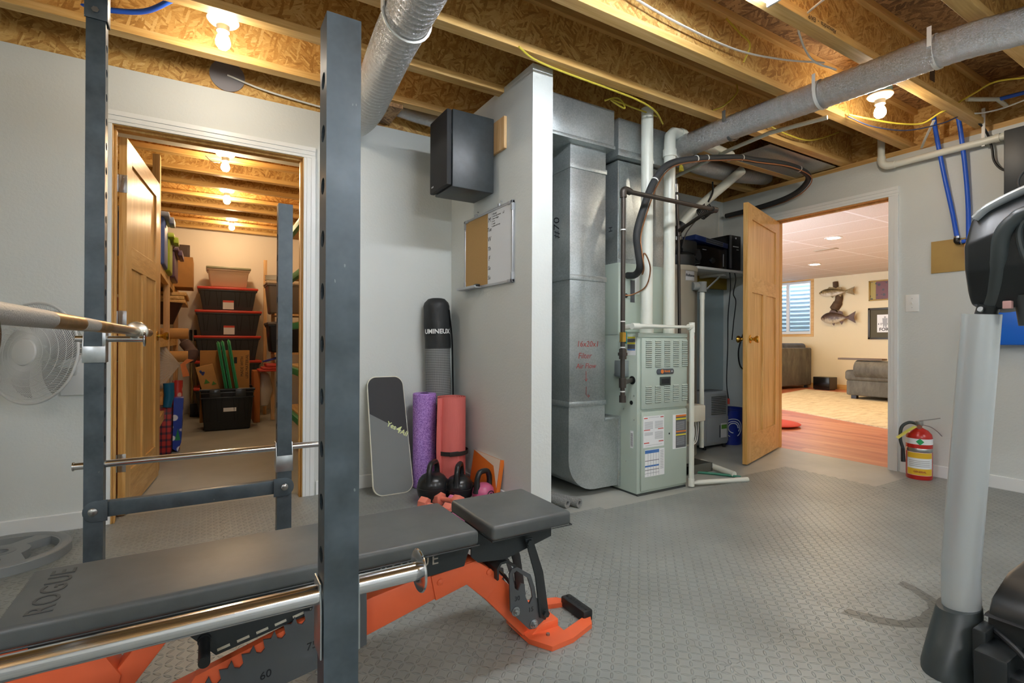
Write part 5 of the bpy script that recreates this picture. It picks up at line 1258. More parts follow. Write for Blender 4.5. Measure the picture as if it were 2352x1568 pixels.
T1('conduit', 'short white water pipe with a blue end high above the treadmill', 'conduit', MB().tube([(4.12, 1.29, 2.50), (4.20, 1.25, 2.503), (4.28, 1.19, 2.50), (4.36, 1.17, 2.47)], .013, 12), M['pvc'])
T1('water_tube', 'short blue tube joined to the white water pipe above the treadmill', 'water tube', MB().tube([(4.29, 1.185, 2.50), (4.31, 1.07, 2.50), (4.33, .9, 2.51)], .012, 12), M['blu'])
T1('wire_connector', 'yellow wire nuts hanging off the second vent pipe', 'wire connector', MB().cyl((2.80, 2.42, 2.19), (2.80, 2.42, 2.155), .008, .011, 8).cyl((2.815, 2.425, 2.175), (2.82, 2.425, 2.14), .008, .011, 8).cyl((2.79, 2.415, 2.165), (2.785, 2.41, 2.13), .008, .011, 8), M['yel'])

# printed stamps on joist webs
S_ = MB().text('Alexandria  -  EWP', .030, frame_at((2.42, 1.2776, 2.418), (-1, 0, 0), (0, 0, -1)), .0004)
joists = [o for o in bpy.data.objects if o.name.startswith('ceiling_joist')]
jj = min(joists, key=lambda o: abs(o.location.y - (3.055-.4275*4-.032)))
P(jj, 'stamp', S_, pm('stamp_ink', '#2c2a2a', .7))
def stamp(x, k):
    j = min(joists, key=lambda o: abs(o.location.y - (3.055-.4275*k-.032)))
    y = 3.055-.4275*k-.032-.0068
    def mm():
        t = NT('grid_stamp'); p = t.pos(); X, Y, Z = t.sep(p)
        g = t.math('MAXIMUM', t.math('LESS_THAN', t.math('FRACT', t.math('MULTIPLY', t.math('ADD', X, Z), 70)), .45), t.math('LESS_THAN', t.math('FRACT', t.math('MULTIPLY', t.math('SUBTRACT', X, Z), 70)), .45))
        t.set(t.b.inputs['Base Color'], t.mix(g, lin('#8a6a42'), lin('#26282c'))); t.bs(Roughness=.7); return t.m
    P(j, 'grid_stamp', MB().box(x-.035, x+.035, y, y+.0006, 2.50, 2.655), M.setdefault('gst', mm()), smooth=False)
stamp(2.72, 5); stamp(3.66, 4)

# ------------------------------------------------------------------ east wall things
t = T('light_switch', 'white light switch plate beside the recreation room door', 'light switch', (RX-.004, 1.697, 1.185))
P(t, 'plate', MB().box(RX-.006, RX-.0003, 1.655, 1.738, 1.186, 1.311, .002), pm('switch_white', '#eceeea', .35)); P(t, 'toggle', MB().box(RX-.016, RX-.006, 1.692, 1.702, 1.240, 1.258, .002), M['white'])
P(t, 'screw', MB().cyl((RX-.0065, 1.697, 1.282), (RX-.0055, 1.697, 1.282), .003, n=8).cyl((RX-.0065, 1.697, 1.216), (RX-.0055, 1.697, 1.216), .003, n=8), M['steel'])
t = T('wall_speaker', 'black two-way loudspeaker hung high on the east wall over the treadmill', 'speaker', (4.30, .99, 1.79))
P(t, 'cabinet', MB().box(4.19, 4.40, .85, 1.135, 1.79, 2.262, .005), M['spk'])
b = MB()
for z, r in ((1.925, .085), (2.165, .035)):
    b.tube([(4.188, .985+r*math.cos(2*PI*i/36), z+r*math.sin(2*PI*i/36)) for i in range(36)], .006, 8, closed=True)
P(t, 'driver_ring', b, pm('driver_ring', '#4a4f50', .45))
b = MB()
for z, r in ((1.925, .08), (2.165, .03)): b.lathe([(0, -.018), (r*.35, -.012), (r*.4, -.02), (r, .0)], Matrix.Translation((4.189, .985, z)) @ Matrix.Rotation(R(-90), 4, 'Y'), 30, cap=False)
P(t, 'driver_cone', b, pm('driver_cone', '#1c1f20', .6))
P(t, 'lower_trim', MB().box(4.187, 4.19, .855, 1.13, 1.80, 1.815), M['black'])
T1('mounting_block', 'pine mounting block behind the east wall loudspeaker', 'wood block', MB().box(4.4015, RX-.0005, 1.02, 1.165, 1.93, 2.10, .002), M['pineZ'])
T1('storage_tray', 'blue plastic tray on the east wall behind the treadmill upright', 'tray', MB().box(4.33, RX-.001, 1.00, 1.252, .945, 1.17, .012), pm('bright_blue_plastic', '#1468d2', .35))
# fire extinguisher
ex, ey = 4.285, 1.598
t = T('fire_extinguisher', 'red fire extinguisher with yellow tag on the mats by the east wall', 'fire extinguisher', (ex, ey, .0125))
mt = Matrix.Translation((ex, ey, .0125))
P(t, 'cylinder', MB().lathe([(0, 0), (.072, 0), (.075, .006), (.075, .285), (.070, .31), (.050, .335), (.026, .348), (.020, .352), (0, .352)], mt, 40), pm('extinguisher_red', '#b8281f', .25))
face = R(204)
def wrap(z0, z1, a0, a1, r): return MB().grid(lambda u, v: (ex + r*math.cos(face + R(a0+(a1-a0)*u)), ey + r*math.sin(face + R(a0+(a1-a0)*u)), .0125 + z0 + (z1-z0)*v), 14, 1)
P(t, 'steel_band', MB().lathe([(.0755, .190), (.0768, .192), (.0768, .214), (.0755, .216)], mt, 40, cap=False), M['steel'])
lb = P(t, 'instruction_label', wrap(.030, .188, -62, 62, .0757), M['lab_w']); P(lb, 'yellow_bands', (lambda b: b)(wrap(.148, .186, -60, 60, .0761).grid(lambda u, v: (ex + .0761*math.cos(face + R(-60+120*u)), ey + .0761*math.sin(face + R(-60+120*u)), .0125+.032+.045*v), 14, 1)), pm('warning_yellow', '#e0b52a', .4))
def wraptext(s, size, z, a0, mat_r): 
    b = MB().text(s, size, Matrix.Identity(4), .0004, bold=.0004)
    for v in b.bm.verts: 
        a = face + R(a0) + v.co.x/mat_r; v.co = V((ex + (mat_r+.0006+v.co.z)*math.cos(a), ey + (mat_r+.0006+v.co.z)*math.sin(a), .0125+z+v.co.y))
    return b
P(lb, 'label_print', wraptext('GENERAL', .017, .055, 0, .0763), pm('label_red_ink', '#a03a2a', .5))
b = MB()
for k in range(4): b.grid(lambda u, v, k=k: (ex + .0762*math.cos(face + R(-50+95*u)), ey + .0762*math.sin(face + R(-50+95*u)), .0125+.092+.012*k+.004*v), 12, 1)
P(lb, 'text_lines', b, M['print'])
wb = P(t, 'white_band', wrap(.243, .282, -95, 95, .0757), M['lab_w'])
b = MB()
b.grid(lambda u, v: (ex + .0762*math.cos(face + ((u-.5)*(1-abs(2*v-1)))*.62), ey + .0762*math.sin(face + ((u-.5)*(1-abs(2*v-1)))*.62), .0125+.2625 + (v-.5)*.046), 8, 12)
P(wb, 'green_diamond', b, pm('green_print', '#1f9a5a', .5))
P(t, 'valve_head', MB().cyl((ex, ey, .36), (ex, ey, .405), .017, n=16).box(ex-.02, ex+.02, ey-.018, ey+.018, .378, .410, .004), M['steel'])
P(t, 'pressure_gauge', MB().cyl((ex-.012, ey-.004, .372), (ex-.028, ey-.012, .372), .015, n=20), pm('gauge_rim', '#8a5a4a', .35, .3))
dv = V((math.cos(R(-59)), math.sin(R(-59)), 0))
o0 = V((ex, ey, 0))
P(t, 'lever', MB().tube([o0 + V((0, 0, .412)), o0 + dv*.05 + V((0, 0, .422)), o0 + dv*.115 + V((0, 0, .438))], .009, 8, flat=.35), M['steel'])
P(t, 'carry_handle', MB().tube(spline([o0 + dv*.01 + V((0, 0, .385)), o0 + dv*.06 + V((0, 0, .375)), o0 + dv*.10 + V((0, 0, .345)), o0 + dv*.125 + V((0, 0, .315))], 5), .008, 8, flat=.35), M['steel'])
P(t, 'hose', MB().tube(spline([o0 - dv*.015 + V((0, 0, .392)), o0 - dv*.06 + V((0, 0, .395)), o0 - dv*.095 + V((-.012, 0, .36)), o0 - dv*.100 + V((-.018, 0, .28)), o0 - dv*.085 + V((-.02, 0, .215))], 7), .0105, 12), pm('hose_rubber', '#2c3333', .5))
P(t, 'nozzle', MB().tube([o0 - dv*.085 + V((-.02, 0, .215)), o0 - dv*.082 + V((-.02, 0, .12))], [.011, .014], 14), M['black'])
b = MB().tube([o0 - dv*.02 + V((-.03, -.01, .375)), o0 - dv*.055 + V((-.045, -.01, .345)), o0 - dv*.115 + V((-.05, -.01, .288))], .024, 4, flat=.04)
P(t, 'inspection_tag', b, pm('tag_yellow', '#dfe26a', .6), smooth=False)

# ------------------------------------------------------------------ treadmill
M['tsil'] = pm('silver_paint', '#c6cccc', .30, .45, (300, .03)); M['tblk'] = pm('treadmill_black', '#1d2122', .36, 0, (180, .05)); M['tgry'] = pm('treadmill_grey', '#363d3d', .38)
t = T('treadmill', 'black treadmill with silver upright and hooded motor beside the east wall', 'treadmill', (2.3, .2, .0125))
def tup(y, s):
    P(t, 'upright', MB().tube([(1.905, y, .10), (1.895, y, .30), (1.862, y-.055*s, 1.035)], [.046, .0455, .0435], 26, flat=.86), M['tsil'])
    b = MB(); secs = [(.0125, .095, .066, 1.845), (.03, .096, .066, 1.847), (.10, .078, .060, 1.872), (.165, .058, .055, 1.893), (.185, .0535, .052, 1.896)]; rings = []
    for z, ax, ay, xc in secs:
        rings.append([b.bm.verts.new((xc + ax*math.cos(2*PI*j/28), y+.004 + ay*math.sin(2*PI*j/28), z + (.012*math.cos(2*PI*j/28+.6) if z > .15 else 0))) for j in range(28)])
    for A, B in zip(rings, rings[1:]):
        for j in range(28): b.bm.faces.new((A[j], A[(j+1) % 28], B[(j+1) % 28], B[j]))
    b.bm.faces.new(rings[0][::-1]); b.bm.faces.new(rings[-1])
    P(t, 'upright_boot', b, M['tgry'])
    P(t, 'pivot_block', MB().box(1.74, 1.87, y-.145 if s > 0 else y+.075, y-.075 if s > 0 else y+.145, .03, .145, .008).box(1.80, 1.88, y-.085 if s > 0 else y+.055, y-.055 if s > 0 else y+.085, .05, .175, .006), M['tblk'])
tup(.605, 1); tup(-.205, -1)
P(t, 'cross_rail', MB().box(1.755, 1.825, -.10, .475, .045, .105, .005), M['tblk'])
P(t, 'cable', MB().tube(spline([(1.86, .52, .165), (1.80, .46, .160), (1.76, .40, .135), (1.76, .30, .11)], 6), .007, 8), M['cable'])
b = MB().prism([(1.86, .145), (1.87, .205), (1.90, .245), (2.02, .285), (2.35, .30), (2.42, .13), (1.95, .09), (1.885, .105)], -.125, .540, 'XZ', bev=.018)
hd = P(t, 'motor_hood', b, M['tblk']); P(hd, 'hood_ridge', MB().prism([(1.945, .262), (2.02, .290), (2.34, .306), (2.34, .298), (2.02, .280)], -.02, .40, 'XZ', bev=.004), M['tgry'])
P(hd, 'hood_seam', MB().prism([(1.858, .196), (1.868, .200), (2.40, .200), (2.40, .196)], -.127, .542, 'XZ'), M['ink'])
P(t, 'running_deck', MB().box(2.10, 3.55, -.10, .49, .10, .155, .008), M['tblk']); P(t, 'running_belt', MB().box(2.40, 3.52, -.03, .42, .1555, .1585), M['tgry'])
for yy in (-.115, .47): P(t, 'side_rail', MB().box(2.35, 3.56, yy, yy+.045, .15, .172, .005), M['tsil'])
P(t, 'rear_foot', MB().box(3.45, 3.53, -.10, .49, .0125, .10, .005), M['tblk'])
# console: shell lofted across the width
secs = [(.575, [(1.815, 1.22), (1.822, 1.16), (1.845, 1.10), (1.90, 1.09), (1.93, 1.20), (1.86, 1.28)]),
        (.565, [(1.800, 1.225), (1.806, 1.15), (1.838, 1.06), (1.92, 1.04), (1.98, 1.20), (1.845, 1.305)]),
        (.520, [(1.798, 1.240), (1.804, 1.15), (1.842, 1.045), (1.96, 1.04), (2.05, 1.22), (1.835, 1.322)]),
        (.420, [(1.802, 1.27), (1.808, 1.16), (1.850, 1.055), (2.02, 1.06), (2.12, 1.26), (1.845, 1.362)]),
        (.200, [(1.810, 1.30), (1.815, 1.18), (1.858, 1.07), (2.06, 1.08), (2.17, 1.30), (1.86, 1.415)])]
secs += [(.40 - y, q) for y, q in secs[-2::-1]]
b = MB(); rings = [[b.bm.verts.new((x, y, z)) for x, z in q] for y, q in secs]
for A, B in zip(rings, rings[1:]):
    for j in range(6): b.bm.faces.new((A[j], A[(j+1) % 6], B[(j+1) % 6], B[j]))
b.bm.faces.new(rings[0]); b.bm.faces.new(rings[-1][::-1])
bmesh.ops.recalc_face_normals(b.bm, faces=b.bm.faces[:])
r_ = bmesh.ops.bevel(b.bm, geom=[e for e in b.bm.edges], offset=.012, segments=3, affect='EDGES', profile=.5, clamp_overlap=True)
cs = P(t, 'console_shell', b, M['tblk'])
P(cs, 'rear_bulge', MB().box(1.775, 1.83, .0, .40, 1.105, 1.255, .022, 3), M['tgry'])
P(cs, 'rear_recess_rim', MB().tube(spline([(1.800, .10, 1.325), (1.795, .30, 1.31), (1.793, .42, 1.285), (1.795, .455, 1.25), (1.805, .45, 1.18), (1.83, .42, 1.09)], 7), .007, 8), M['tgry'])
P(cs, 'silver_crest', MB().tube(spline([(1.838, .555, 1.300), (1.836, .52, 1.328), (1.845, .42, 1.368), (1.860, .20, 1.420), (1.845, -.02, 1.368), (1.836, -.12, 1.328)], 8), .020, 10, flat=.55), M['tsil'])
P(t, 'handlebar', MB().tube(spline([(1.864, .545, 1.02), (1.845, .520, 1.08), (1.812, .500, 1.17), (1.797, .490, 1.235), (1.795, .465, 1.272), (1.795, .42, 1.290), (1.798, .20, 1.315), (1.795, -.02, 1.290)], 8), .0185, 16), M['tgry'])
sk = P(t, 'bar_socket', MB().tube([(1.868, .549, 1.005), (1.852, .530, 1.062)], .0245, 18), M['tblk']); P(sk, 'bolt', MB().cyl((1.836, .552, 1.02), (1.830, .554, 1.02), .007, n=12).cyl((1.828, .540, 1.045), (1.822, .541, 1.047), .007, n=12), M['bolt'])
P(t, 'wire_plug', MB().box(1.823, 1.842, .478, .496, 1.045, 1.066, .002), pm('pink_plug', '#c59a94', .5))
P(t, 'cup_pocket', MB().lathe([(0, 0), (.035, 0), (.045, .08), (.042, .08)], Matrix.Translation((1.87, .44, 1.00)), 24), M['tgry'])
# ------------------------------------------------------------------ storage room
def tote(name, label, cx, cy, z, w, d, h, body, lid, taper=.86, group=None, labelmark=True, ribs=True, lidless=False, lid_label=None):
    t = T(name, label, 'storage tote', (cx, cy, z), 0, group)
    b = MB(); w1, d1 = w*taper, d*taper
    lo = [b.bm.verts.new((sx*w1/2, sy*d1/2, 0)) for sx, sy in ((-1, -1), (1, -1), (1, 1), (-1, 1))]
    hi = [b.bm.verts.new((sx*w/2, sy*d/2, h)) for sx, sy in ((-1, -1), (1, -1), (1, 1), (-1, 1))]
    b.bm.faces.new(lo[::-1])
    if not lidless: b.bm.faces.new(hi)
    for i in range(4): b.bm.faces.new((lo[i], lo[(i+1) % 4], hi[(i+1) % 4], hi[i]))
    es = [e for e in b.bm.edges if not (e.verts[0].co.z > h-.001 and e.verts[1].co.z > h-.001)]
    bmesh.ops.bevel(b.bm, geom=es, offset=.018, segments=3, affect='EDGES', profile=.5, clamp_overlap=True)
    bo_ = P(t, 'tub', b, body, local=True)
    P(bo_, 'rim', MB().box(-w/2-.008, w/2+.008, -d/2-.008, d/2+.008, h-.022, h, .004) if not lidless else MB().tube([(sx*(w/2), sy*(d/2), h-.008) for sx, sy in ((-1, -1), (1, -1), (1, 1), (-1, 1))], .014, 8, closed=True), body, local=True)
    if ribs:
        q = MB()
        for x in (-.36, -.16, .16, .36):
            x0 = x*w; yb = lambda zz: -(d1 + (d-d1)*zz/h)/2 - .001
            q.tube([(x0-.032, yb(h*.93), h*.93), (x0-.012, yb(h*.22), h*.22), (x0+.012, yb(h*.22), h*.22), (x0+.032, yb(h*.93), h*.93)], .0022, 5)
        P(bo_, 'moulded_ribs', q, M['ink'], local=True)
    if labelmark:
        yb = -(d1 + (d-d1)*.3)/2 - .003
        s = P(t, 'paper_label', MB().box(-.06, .06, yb-.004, yb-.003, h*.08, h*.08+.11), M['lab_w'], local=True); P(s, 'red_heading', MB().box(-.06, .06, yb-.005, yb-.0039, h*.08+.085, h*.08+.11), M['lab_r'], local=True)
    if lid is not None:
        P(t, 'lid', MB().box(-w/2-.018, w/2+.018, -d/2-.018, d/2+.018, h-.004, h+.028, .010, 3).box(-w*.40, w*.40, -d*.38, d*.38, h+.027, h+.034, .003), lid, local=True)
    return t
M['tubk'] = pm('black_tub', '#3a3d3f', .42, bump=(60, .08)); M['lidr'] = pm('red_lid', '#c8402f', .4); M['clear'] = pm('smoky_tub', '#c0ab90', .3); M['tubd'] = pm('dark_tub', '#17191b', .35)
zs = [(.0, .345), (.376, .30), (.692, .295), (1.008, .295), (1.325, .265)]
lab = ['black tote with red lid at the foot of the tall stack', 'black tote with red lid second from the bottom of the tall stack', 'black tote with red lid in the middle of the tall stack', 'black tote with red lid and paper label below the smaller topmost one', 'smaller black tote with red lid under the tan tub']
for k, (z, h) in enumerate(zs):
    tote('storage_tote', lab[k], .222 + (.01 if k % 2 else 0), 7.53, z+.0005, .70 if k < 4 else .63, .52, h, M['tubk'], M['lidr'], group='black totes with red lids', labelmark=k >= 3)
tote('storage_tub', 'tan translucent tub with an olive rim on top of the tall stack', .228, 7.53, 1.628, .46, .38, .225, M['clear'], pm('olive_lid', '#8a8a70', .4), group=None, labelmark=False, ribs=False)
# open black tote with boxes, in front
tote('storage_tote', 'open black tote holding green trays and cartons in front of the stack', .188, 6.40, .001, .50, .44, .44, M['tubd'], None, lidless=True, labelmark=False, group=None)
t = [o for o in bpy.data.objects if o.type == 'EMPTY' and 'open black tote' in str(o.get('label', ''))][0]
P(t, 'paper_label', MB().box(.06-.10, .06+.02, -.206, -.2045, .20, .275), M['lab_w'], local=True); P(t, 'side_clip', MB().box(-.17, -.07, -.236, -.224, .36, .44, .004).box(.07, .17, -.236, -.224, .36, .44, .004).box(-.25, .25, -.232, -.222, .395, .41, .003).box(-.25, .25, -.234, -.224, .345, .358, .003), pm('smoked_clip', '#34383a', .25), local=True)
M['card'] = pm('cardboard', '#a8793f', .75, var=(8, .08)); M['card2'] = pm('light_cardboard', '#bb8c50', .75, var=(8, .08))
t = T('carton', 'flat brown carton with black printing standing behind the green trays', 'carton', (.18, 6.50, .30))
P(t, 'panel', MB().box(-.07, .41, 6.47, 6.55, .06, .845, .003), M['card']); P(t, 'printing', MB().text('MADE WITH', .040, frame_at((.335, 6.4695, .665), (0, 0, 1), (-1, 0, 0)), .0005).text('LESS MATERIAL', .040, frame_at((.385, 6.4695, .665), (0, 0, 1), (-1, 0, 0)), .0005).box(.255, .285, 6.469, 6.4697, .70, .77), M['ink'])
t = T('produce_box', 'small fruit carton with printed green triangles leaning in the open tote', 'carton', (.0, 6.40, .45))
m_ = Matrix.Translation((.02, 6.36, .44)) @ Matrix.Rotation(R(-14), 4, 'Y')
b = MB().box(-.07, .09, -.03, .06, -.20, .25, .002, mat=m_); P(t, 'carton', b, M['card2'])
b = MB().prism([(-.035, .06), (.02, .06), (-.008, .11)], -.032, -.0305, 'XZ', mat=m_).prism([(.03, .03), (.075, .03), (.052, .07)], -.032, -.0305, 'XZ', mat=m_); P(t, 'green_triangles', b, pm('print_green', '#4f8a35', .6))
b = MB()
for x, z in ((-.03, .185), (-.012, .18), (-.022, .165), (-.035, .20)): b.cyl(m_ @ V((x, -.0305, z)), m_ @ V((x, -.032, z)), .012, n=12)
P(t, 'berry_print', b, pm('print_blue', '#37478a', .6))
M['green'] = pm('green_plastic', '#1f8a55', .4)
for k, x in enumerate((.115, .155, .215)):
    lab_ = ('green plastic tray standing next to the fruit carton in the open tote', 'middle green plastic tray standing in the open tote', 'green plastic tray standing next to the carton printing in the open tote')[k]
    m_ = Matrix.Translation((x+.06, 6.33-.012*k, .44)) @ Matrix.Rotation(R(-9), 4, 'Y')
    b = MB().prism(rrect(-.10, .11, -.26, .50 + .01*k, .06, 5), 0, .030, 'YZ', mat=m_ @ Matrix.Translation((-.015, 0, 0)))
    b.tube([m_ @ V((.0, y, z)) for y, z in rrect(-.105, .115, -.25, .505+.01*k, .06, 4)], .008, 6, closed=True)
    T1('plastic_tray', lab_, 'tray', b, M['green'], 'green trays in the open tote')
T1('shipping_carton', 'tall narrow brown carton standing on the floor beside the open tote', 'carton', MB().box(.462, .53, 6.62, 6.98, .001, .60, .003), pm('orange_card', '#b0682f', .75))
# left shelving: pine posts and boards with totes
t = T('shelving_unit', 'pine lumber shelving along the far side of the storage door', 'shelving', (-.6, 6.0, 0))
for y in (4.52, 5.62, 7.2):
    P(t, 'post', MB().box(-.345, -.300, y-.045, y+.045, .001, 2.3 if y < 5 else 1.9, .002), M['pineZ']); P(t, 'post', MB().box(-.95, -.905, y-.045, y+.045, .001, 1.9, .002), M['pineZ'])
for z in (1.50, .94, .34): P(t, 'shelf_board', MB().box(-.95, -.348, 4.3, 7.6, z, z+.02, .002).box(-.346, -.306, 4.57, 5.57, z-.04, z+.03).box(-.346, -.306, 5.67, 7.15, z-.04, z+.03), M['pineY'])
def vtote(label, y0, y1, z0, z1, col, lidc, x=-.30):
    t = T('lidded_bin', label, 'storage tote', (-.5, (y0+y1)/2, z0), group='coloured bins on the top pine shelf')
    b = MB().box(-.72, x, y0, y1, z0, z1, .02, 3); P(t, 'tub', b, pm('bin_' + col[1:], col, .4)); P(t, 'lid', MB().box(-.74, x+.03, y0-.02, y1+.02, z1-.002, z1+.035, .008).box(x+.02, x+.055, y0+.10, y1-.10, z1-.03, z1+.02, .006), pm('lid_' + lidc[1:], lidc, .4))
vtote('blue lidded bin next to the storage door on the top pine shelf', 4.70, 5.10, 1.532, 1.90, '#4a62a0', '#8f96a8', -.285)
vtote('lime green lidded bin on the top pine shelf', 5.14, 5.55, 1.532, 1.82, '#93a832', '#a8bc3a', -.275)
vtote('plum lidded bin on the top pine shelf', 5.60, 6.25, 1.532, 1.78, '#5c4460', '#6a5070', -.262)
T1('moving_box', 'taped brown cardboard box sticking out of the top pine shelf', 'carton', MB().box(-.60, -.14, 6.55, 7.05, 1.532, 1.86, .004), M['card'])
T1('picture_frame', 'dark brown frame standing on the taped cardboard box', 'picture frame', MB().box(-.42, -.18, 7.0, 7.03, 1.861, 2.06, .004).box(-.40, -.205, 6.995, 6.9995, 1.885, 2.035), pm('dark_frame', '#4a3526', .5))
T1('board_stack', 'stack of pale boards on the shelf edge under the cardboard box', 'boards', MB().box(-.60, -.19, 6.3, 7.2, 1.42, 1.455, .003).box(-.60, -.21, 6.3, 7.2, 1.38, 1.415, .003).box(-.60, -.20, 6.3, 7.2, 1.345, 1.375, .003), M['pineY'])
T1('serving_bowl', 'dark wooden bowl on the middle pine shelf', 'bowl', MB().lathe([(0, .0), (.09, .0), (.15, .16), (.17, .21), (.16, .21), (.13, .15), (0, .03)], Matrix.Translation((-.38, 6.0, 1.11)), 30), pm('dark_wood_bowl', '#3a1d14', .4))
for y, z, l in ((5.9, 1.02, 'pale cardboard tube poking out above the other one on the pine shelf'), (5.8, .80, 'brown cardboard tube poking out below the other one on the pine shelf')):
    b = MB().lathe([(.030, 0), (.052, 0), (.052, .42), (.030, .42)], Matrix.Translation((-.58, y, z)) @ Matrix.Rotation(R(90), 4, 'Y'), 24, cap=False); T1('cardboard_tube', l, 'cardboard tube', b.cyl((-.58, y, z), (-.17, y, z), .030, n=16), M['card2'], 'cardboard tubes on the pine shelf')
T1('bag', 'crumpled taupe cloth hanging by the brown cardboard tube', 'bag', MB().tube(spline([(-.27, 6.8, 1.03), (-.22, 6.8, .93), (-.16, 6.75, .83), (-.20, 6.75, .72)], 5), [.03]*5+[.06]*5+[.08]*5+[.04], 10), pm('taupe_cloth', '#5e4c4a', .8))
# gift wrap pile
t = T('gift_bow_bag', 'cream gathered paper fan tied with an orange ribbon', 'gift bag', (-.32, 5.4, .64))
b = MB()
for k in range(14):
    a = R(125 + 8*k); b.prism([(0, 0), (.22*math.cos(a), .22*math.sin(a)), (.22*math.cos(a+R(7)), .22*math.sin(a+R(7)))], -.004 - .004*(k % 2), .004, 'XZ', mat=Matrix.Translation((-.205, 5.36, .74)))
P(t, 'paper_fan', b, pm('cream_paper', '#cbb79c', .8), smooth=False); P(t, 'ribbon', MB().prism([(0, 0), (.05, .05), (.10, .04), (.04, .0), (.07, -.10), (.02, -.11)], -.01, .012, 'XZ', mat=Matrix.Translation((-.205, 5.35, .74))), M['lab_o'])
def rollprint(name, base, dot):
    t = NT(name); p = t.objc(); v = t.n('ShaderNodeTexVoronoi', {'Vector': p, 'Scale': 12, 'Randomness': .8}, feature='F1')
    t.set(t.b.inputs['Base Color'], t.ramp(v.outputs['Distance'], [(.30, dot), (.36, base)])); t.bs(Roughness=.4); return t.m
T1('wrapping_roll', 'red wrapping paper roll with pale ornaments beside the storage door', 'wrapping paper', MB().cyl((-.245, 5.36, .001), (-.225, 5.40, .60), .040, n=20), rollprint('ornament_paper', '#b8322c', '#e0b8a8'))
T1('wrapping_roll', 'pale olive wrapping paper roll behind the red one', 'wrapping paper', MB().cyl((-.315, 5.36, .001), (-.295, 5.40, .58), .030, n=20), pm('olive_paper', '#b0a070', .6))
def plaid():
    t = NT('plaid_paper'); p = t.objc(); x, y, z = t.sep(p)
    f = lambda c, s, w_: t.math('LESS_THAN', t.math('FRACT', t.math('MULTIPLY', c, s)), w_)
    a = t.math('ADD', f(x, 28, .35), f(z, 18, .35)); t.set(t.b.inputs['Base Color'], t.ramp(t.math('DIVIDE', a, 2), [(.2, '#c0322e'), (.5, '#7a2330'), (.9, '#2a2236')])); t.bs(Roughness=.5); return t.m
T1('gift_bag', 'red plaid gift bag standing on the floor by the storage door', 'gift bag', MB().box(-.41, -.255, 5.12, 5.30, .001, .40, .012, 2), plaid())
t = T1('gift_bag', 'blue snowman gift bag with a green tree beside the plaid bag', 'gift bag', MB().prism([(-.252, .03), (-.215, .001), (-.19, .08), (-.175, .46), (-.245, .46)], 5.20, 5.34, 'XZ'), rollprint('snow_paper', '#1f3fa8', '#e8eaf2'))
P(t, 'printed_tree', MB().prism([(-.235, .10), (-.195, .10), (-.215, .20)], 5.1985, 5.1998, 'XZ'), M['green'])
T1('hand_vacuum', 'blue and grey handheld vacuum hanging in front of the gift wrap', 'vacuum cleaner', MB().tube([(-.275, 5.08, .60), (-.27, 5.08, .50), (-.285, 5.08, .40)], [.040, .038, .03], 16), pm('teal_plastic', '#14648a', .25))
for x, h, l in ((-.155, .92, 'broom handle with black sleeve leaning by the tall stack'), (-.105, .93, 'mop pole with grey head down leaning by the tall stack')):
    t = T('pole_tool', l, 'broom', (x, 7.6, .001)); P(t, 'pole', MB().cyl((x, 7.55, .03), (x-.03, 7.80, 1.05), .012, n=12), pm('pale_pole', '#b7a878', .5)); P(t, 'sleeve', MB().cyl((x-.028, 7.775, .95), (x-.031, 7.805, 1.09), .016, n=12), M['black'])
    P(t, 'foot', MB().box(x-.03, x+.03, 7.50, 7.58, .001, .16, .006), M['black'])
# right shelving: steel rack with green beams
t = T('steel_shelving', 'cream steel shelving with green cross pieces just inside the storage doorway', 'shelving', (.75, 4.9, 0))
for y in (3.62, 5.15): P(t, 'post', MB().box(.60, .64, y-.02, y+.02, .001, 2.2, .002), pm('cream_steel', '#b7ad86', .5)); P(t, 'post', MB().box(1.10, 1.14, y-.02, y+.02, .001, 2.2, .002), M['pineZ'])
for z in (1.85, 1.46, 1.05, .68, .30):
    P(t, 'cross_beam', MB().box(.60, .635, 3.641, 5.129, z, z+.05, .002), M['green']); P(t, 'shelf_board', MB().box(.637, 1.10, 3.66, 5.12, z+.05, z+.064), M['pineY'])
P(t, 'end_post', MB().box(.62, .66, 7.3, 7.34, .001, 2.0, .002), M['pineZ'])
tote('storage_tub', 'smoky tub at the rear of the steel shelving under the white plates', .80, 6.60, 1.27, .42, .40, .34, pm('smoke_tub', '#6a6055', .35), M['clear'], labelmark=False, ribs=False)
tote('storage_tub', 'dark tub with a clipped lid lower at the rear of the steel shelving', .80, 6.60, .82, .40, .40, .32, M['tubd'], pm('grey_clip', '#5a534c', .4), labelmark=False, ribs=False)
T1('stacked_dishes', 'small pile of white dishes on top of the smoky tub', 'dishes', MB().lathe([(0, 0), (.10, 0), (.13, .02), (.10, .022), (.13, .045), (.10, .047), (.13, .07), (0, .065)], Matrix.Translation((.70, 6.6, 1.646)), 28), M['white'])
t = T1('shelf_stand', 'plain pine stand holding the tubs behind the steel shelving', 'stand', MB().box(.66, 1.06, 6.40, 6.80, 1.245, 1.268).box(.66, 1.06, 6.40, 6.80, .795, .818).box(.66, .70, 6.76, 6.80, .001, 1.245).box(1.02, 1.06, 6.40, 6.44, .001, 1.245).box(1.02, 1.06, 6.76, 6.80, .001, 1.245), M['pineZ'])
T1('garden_tool', 'heap of red plastic sleds on the stand beside the tall stack', 'sled', MB().box(.50, .78, 6.45, 6.75, .60, .625, .01).box(.54, .80, 6.45, 6.75, .626, .65, .01).box(.58, .80, 6.45, 6.75, .651, .69, .012), M['lidr'])
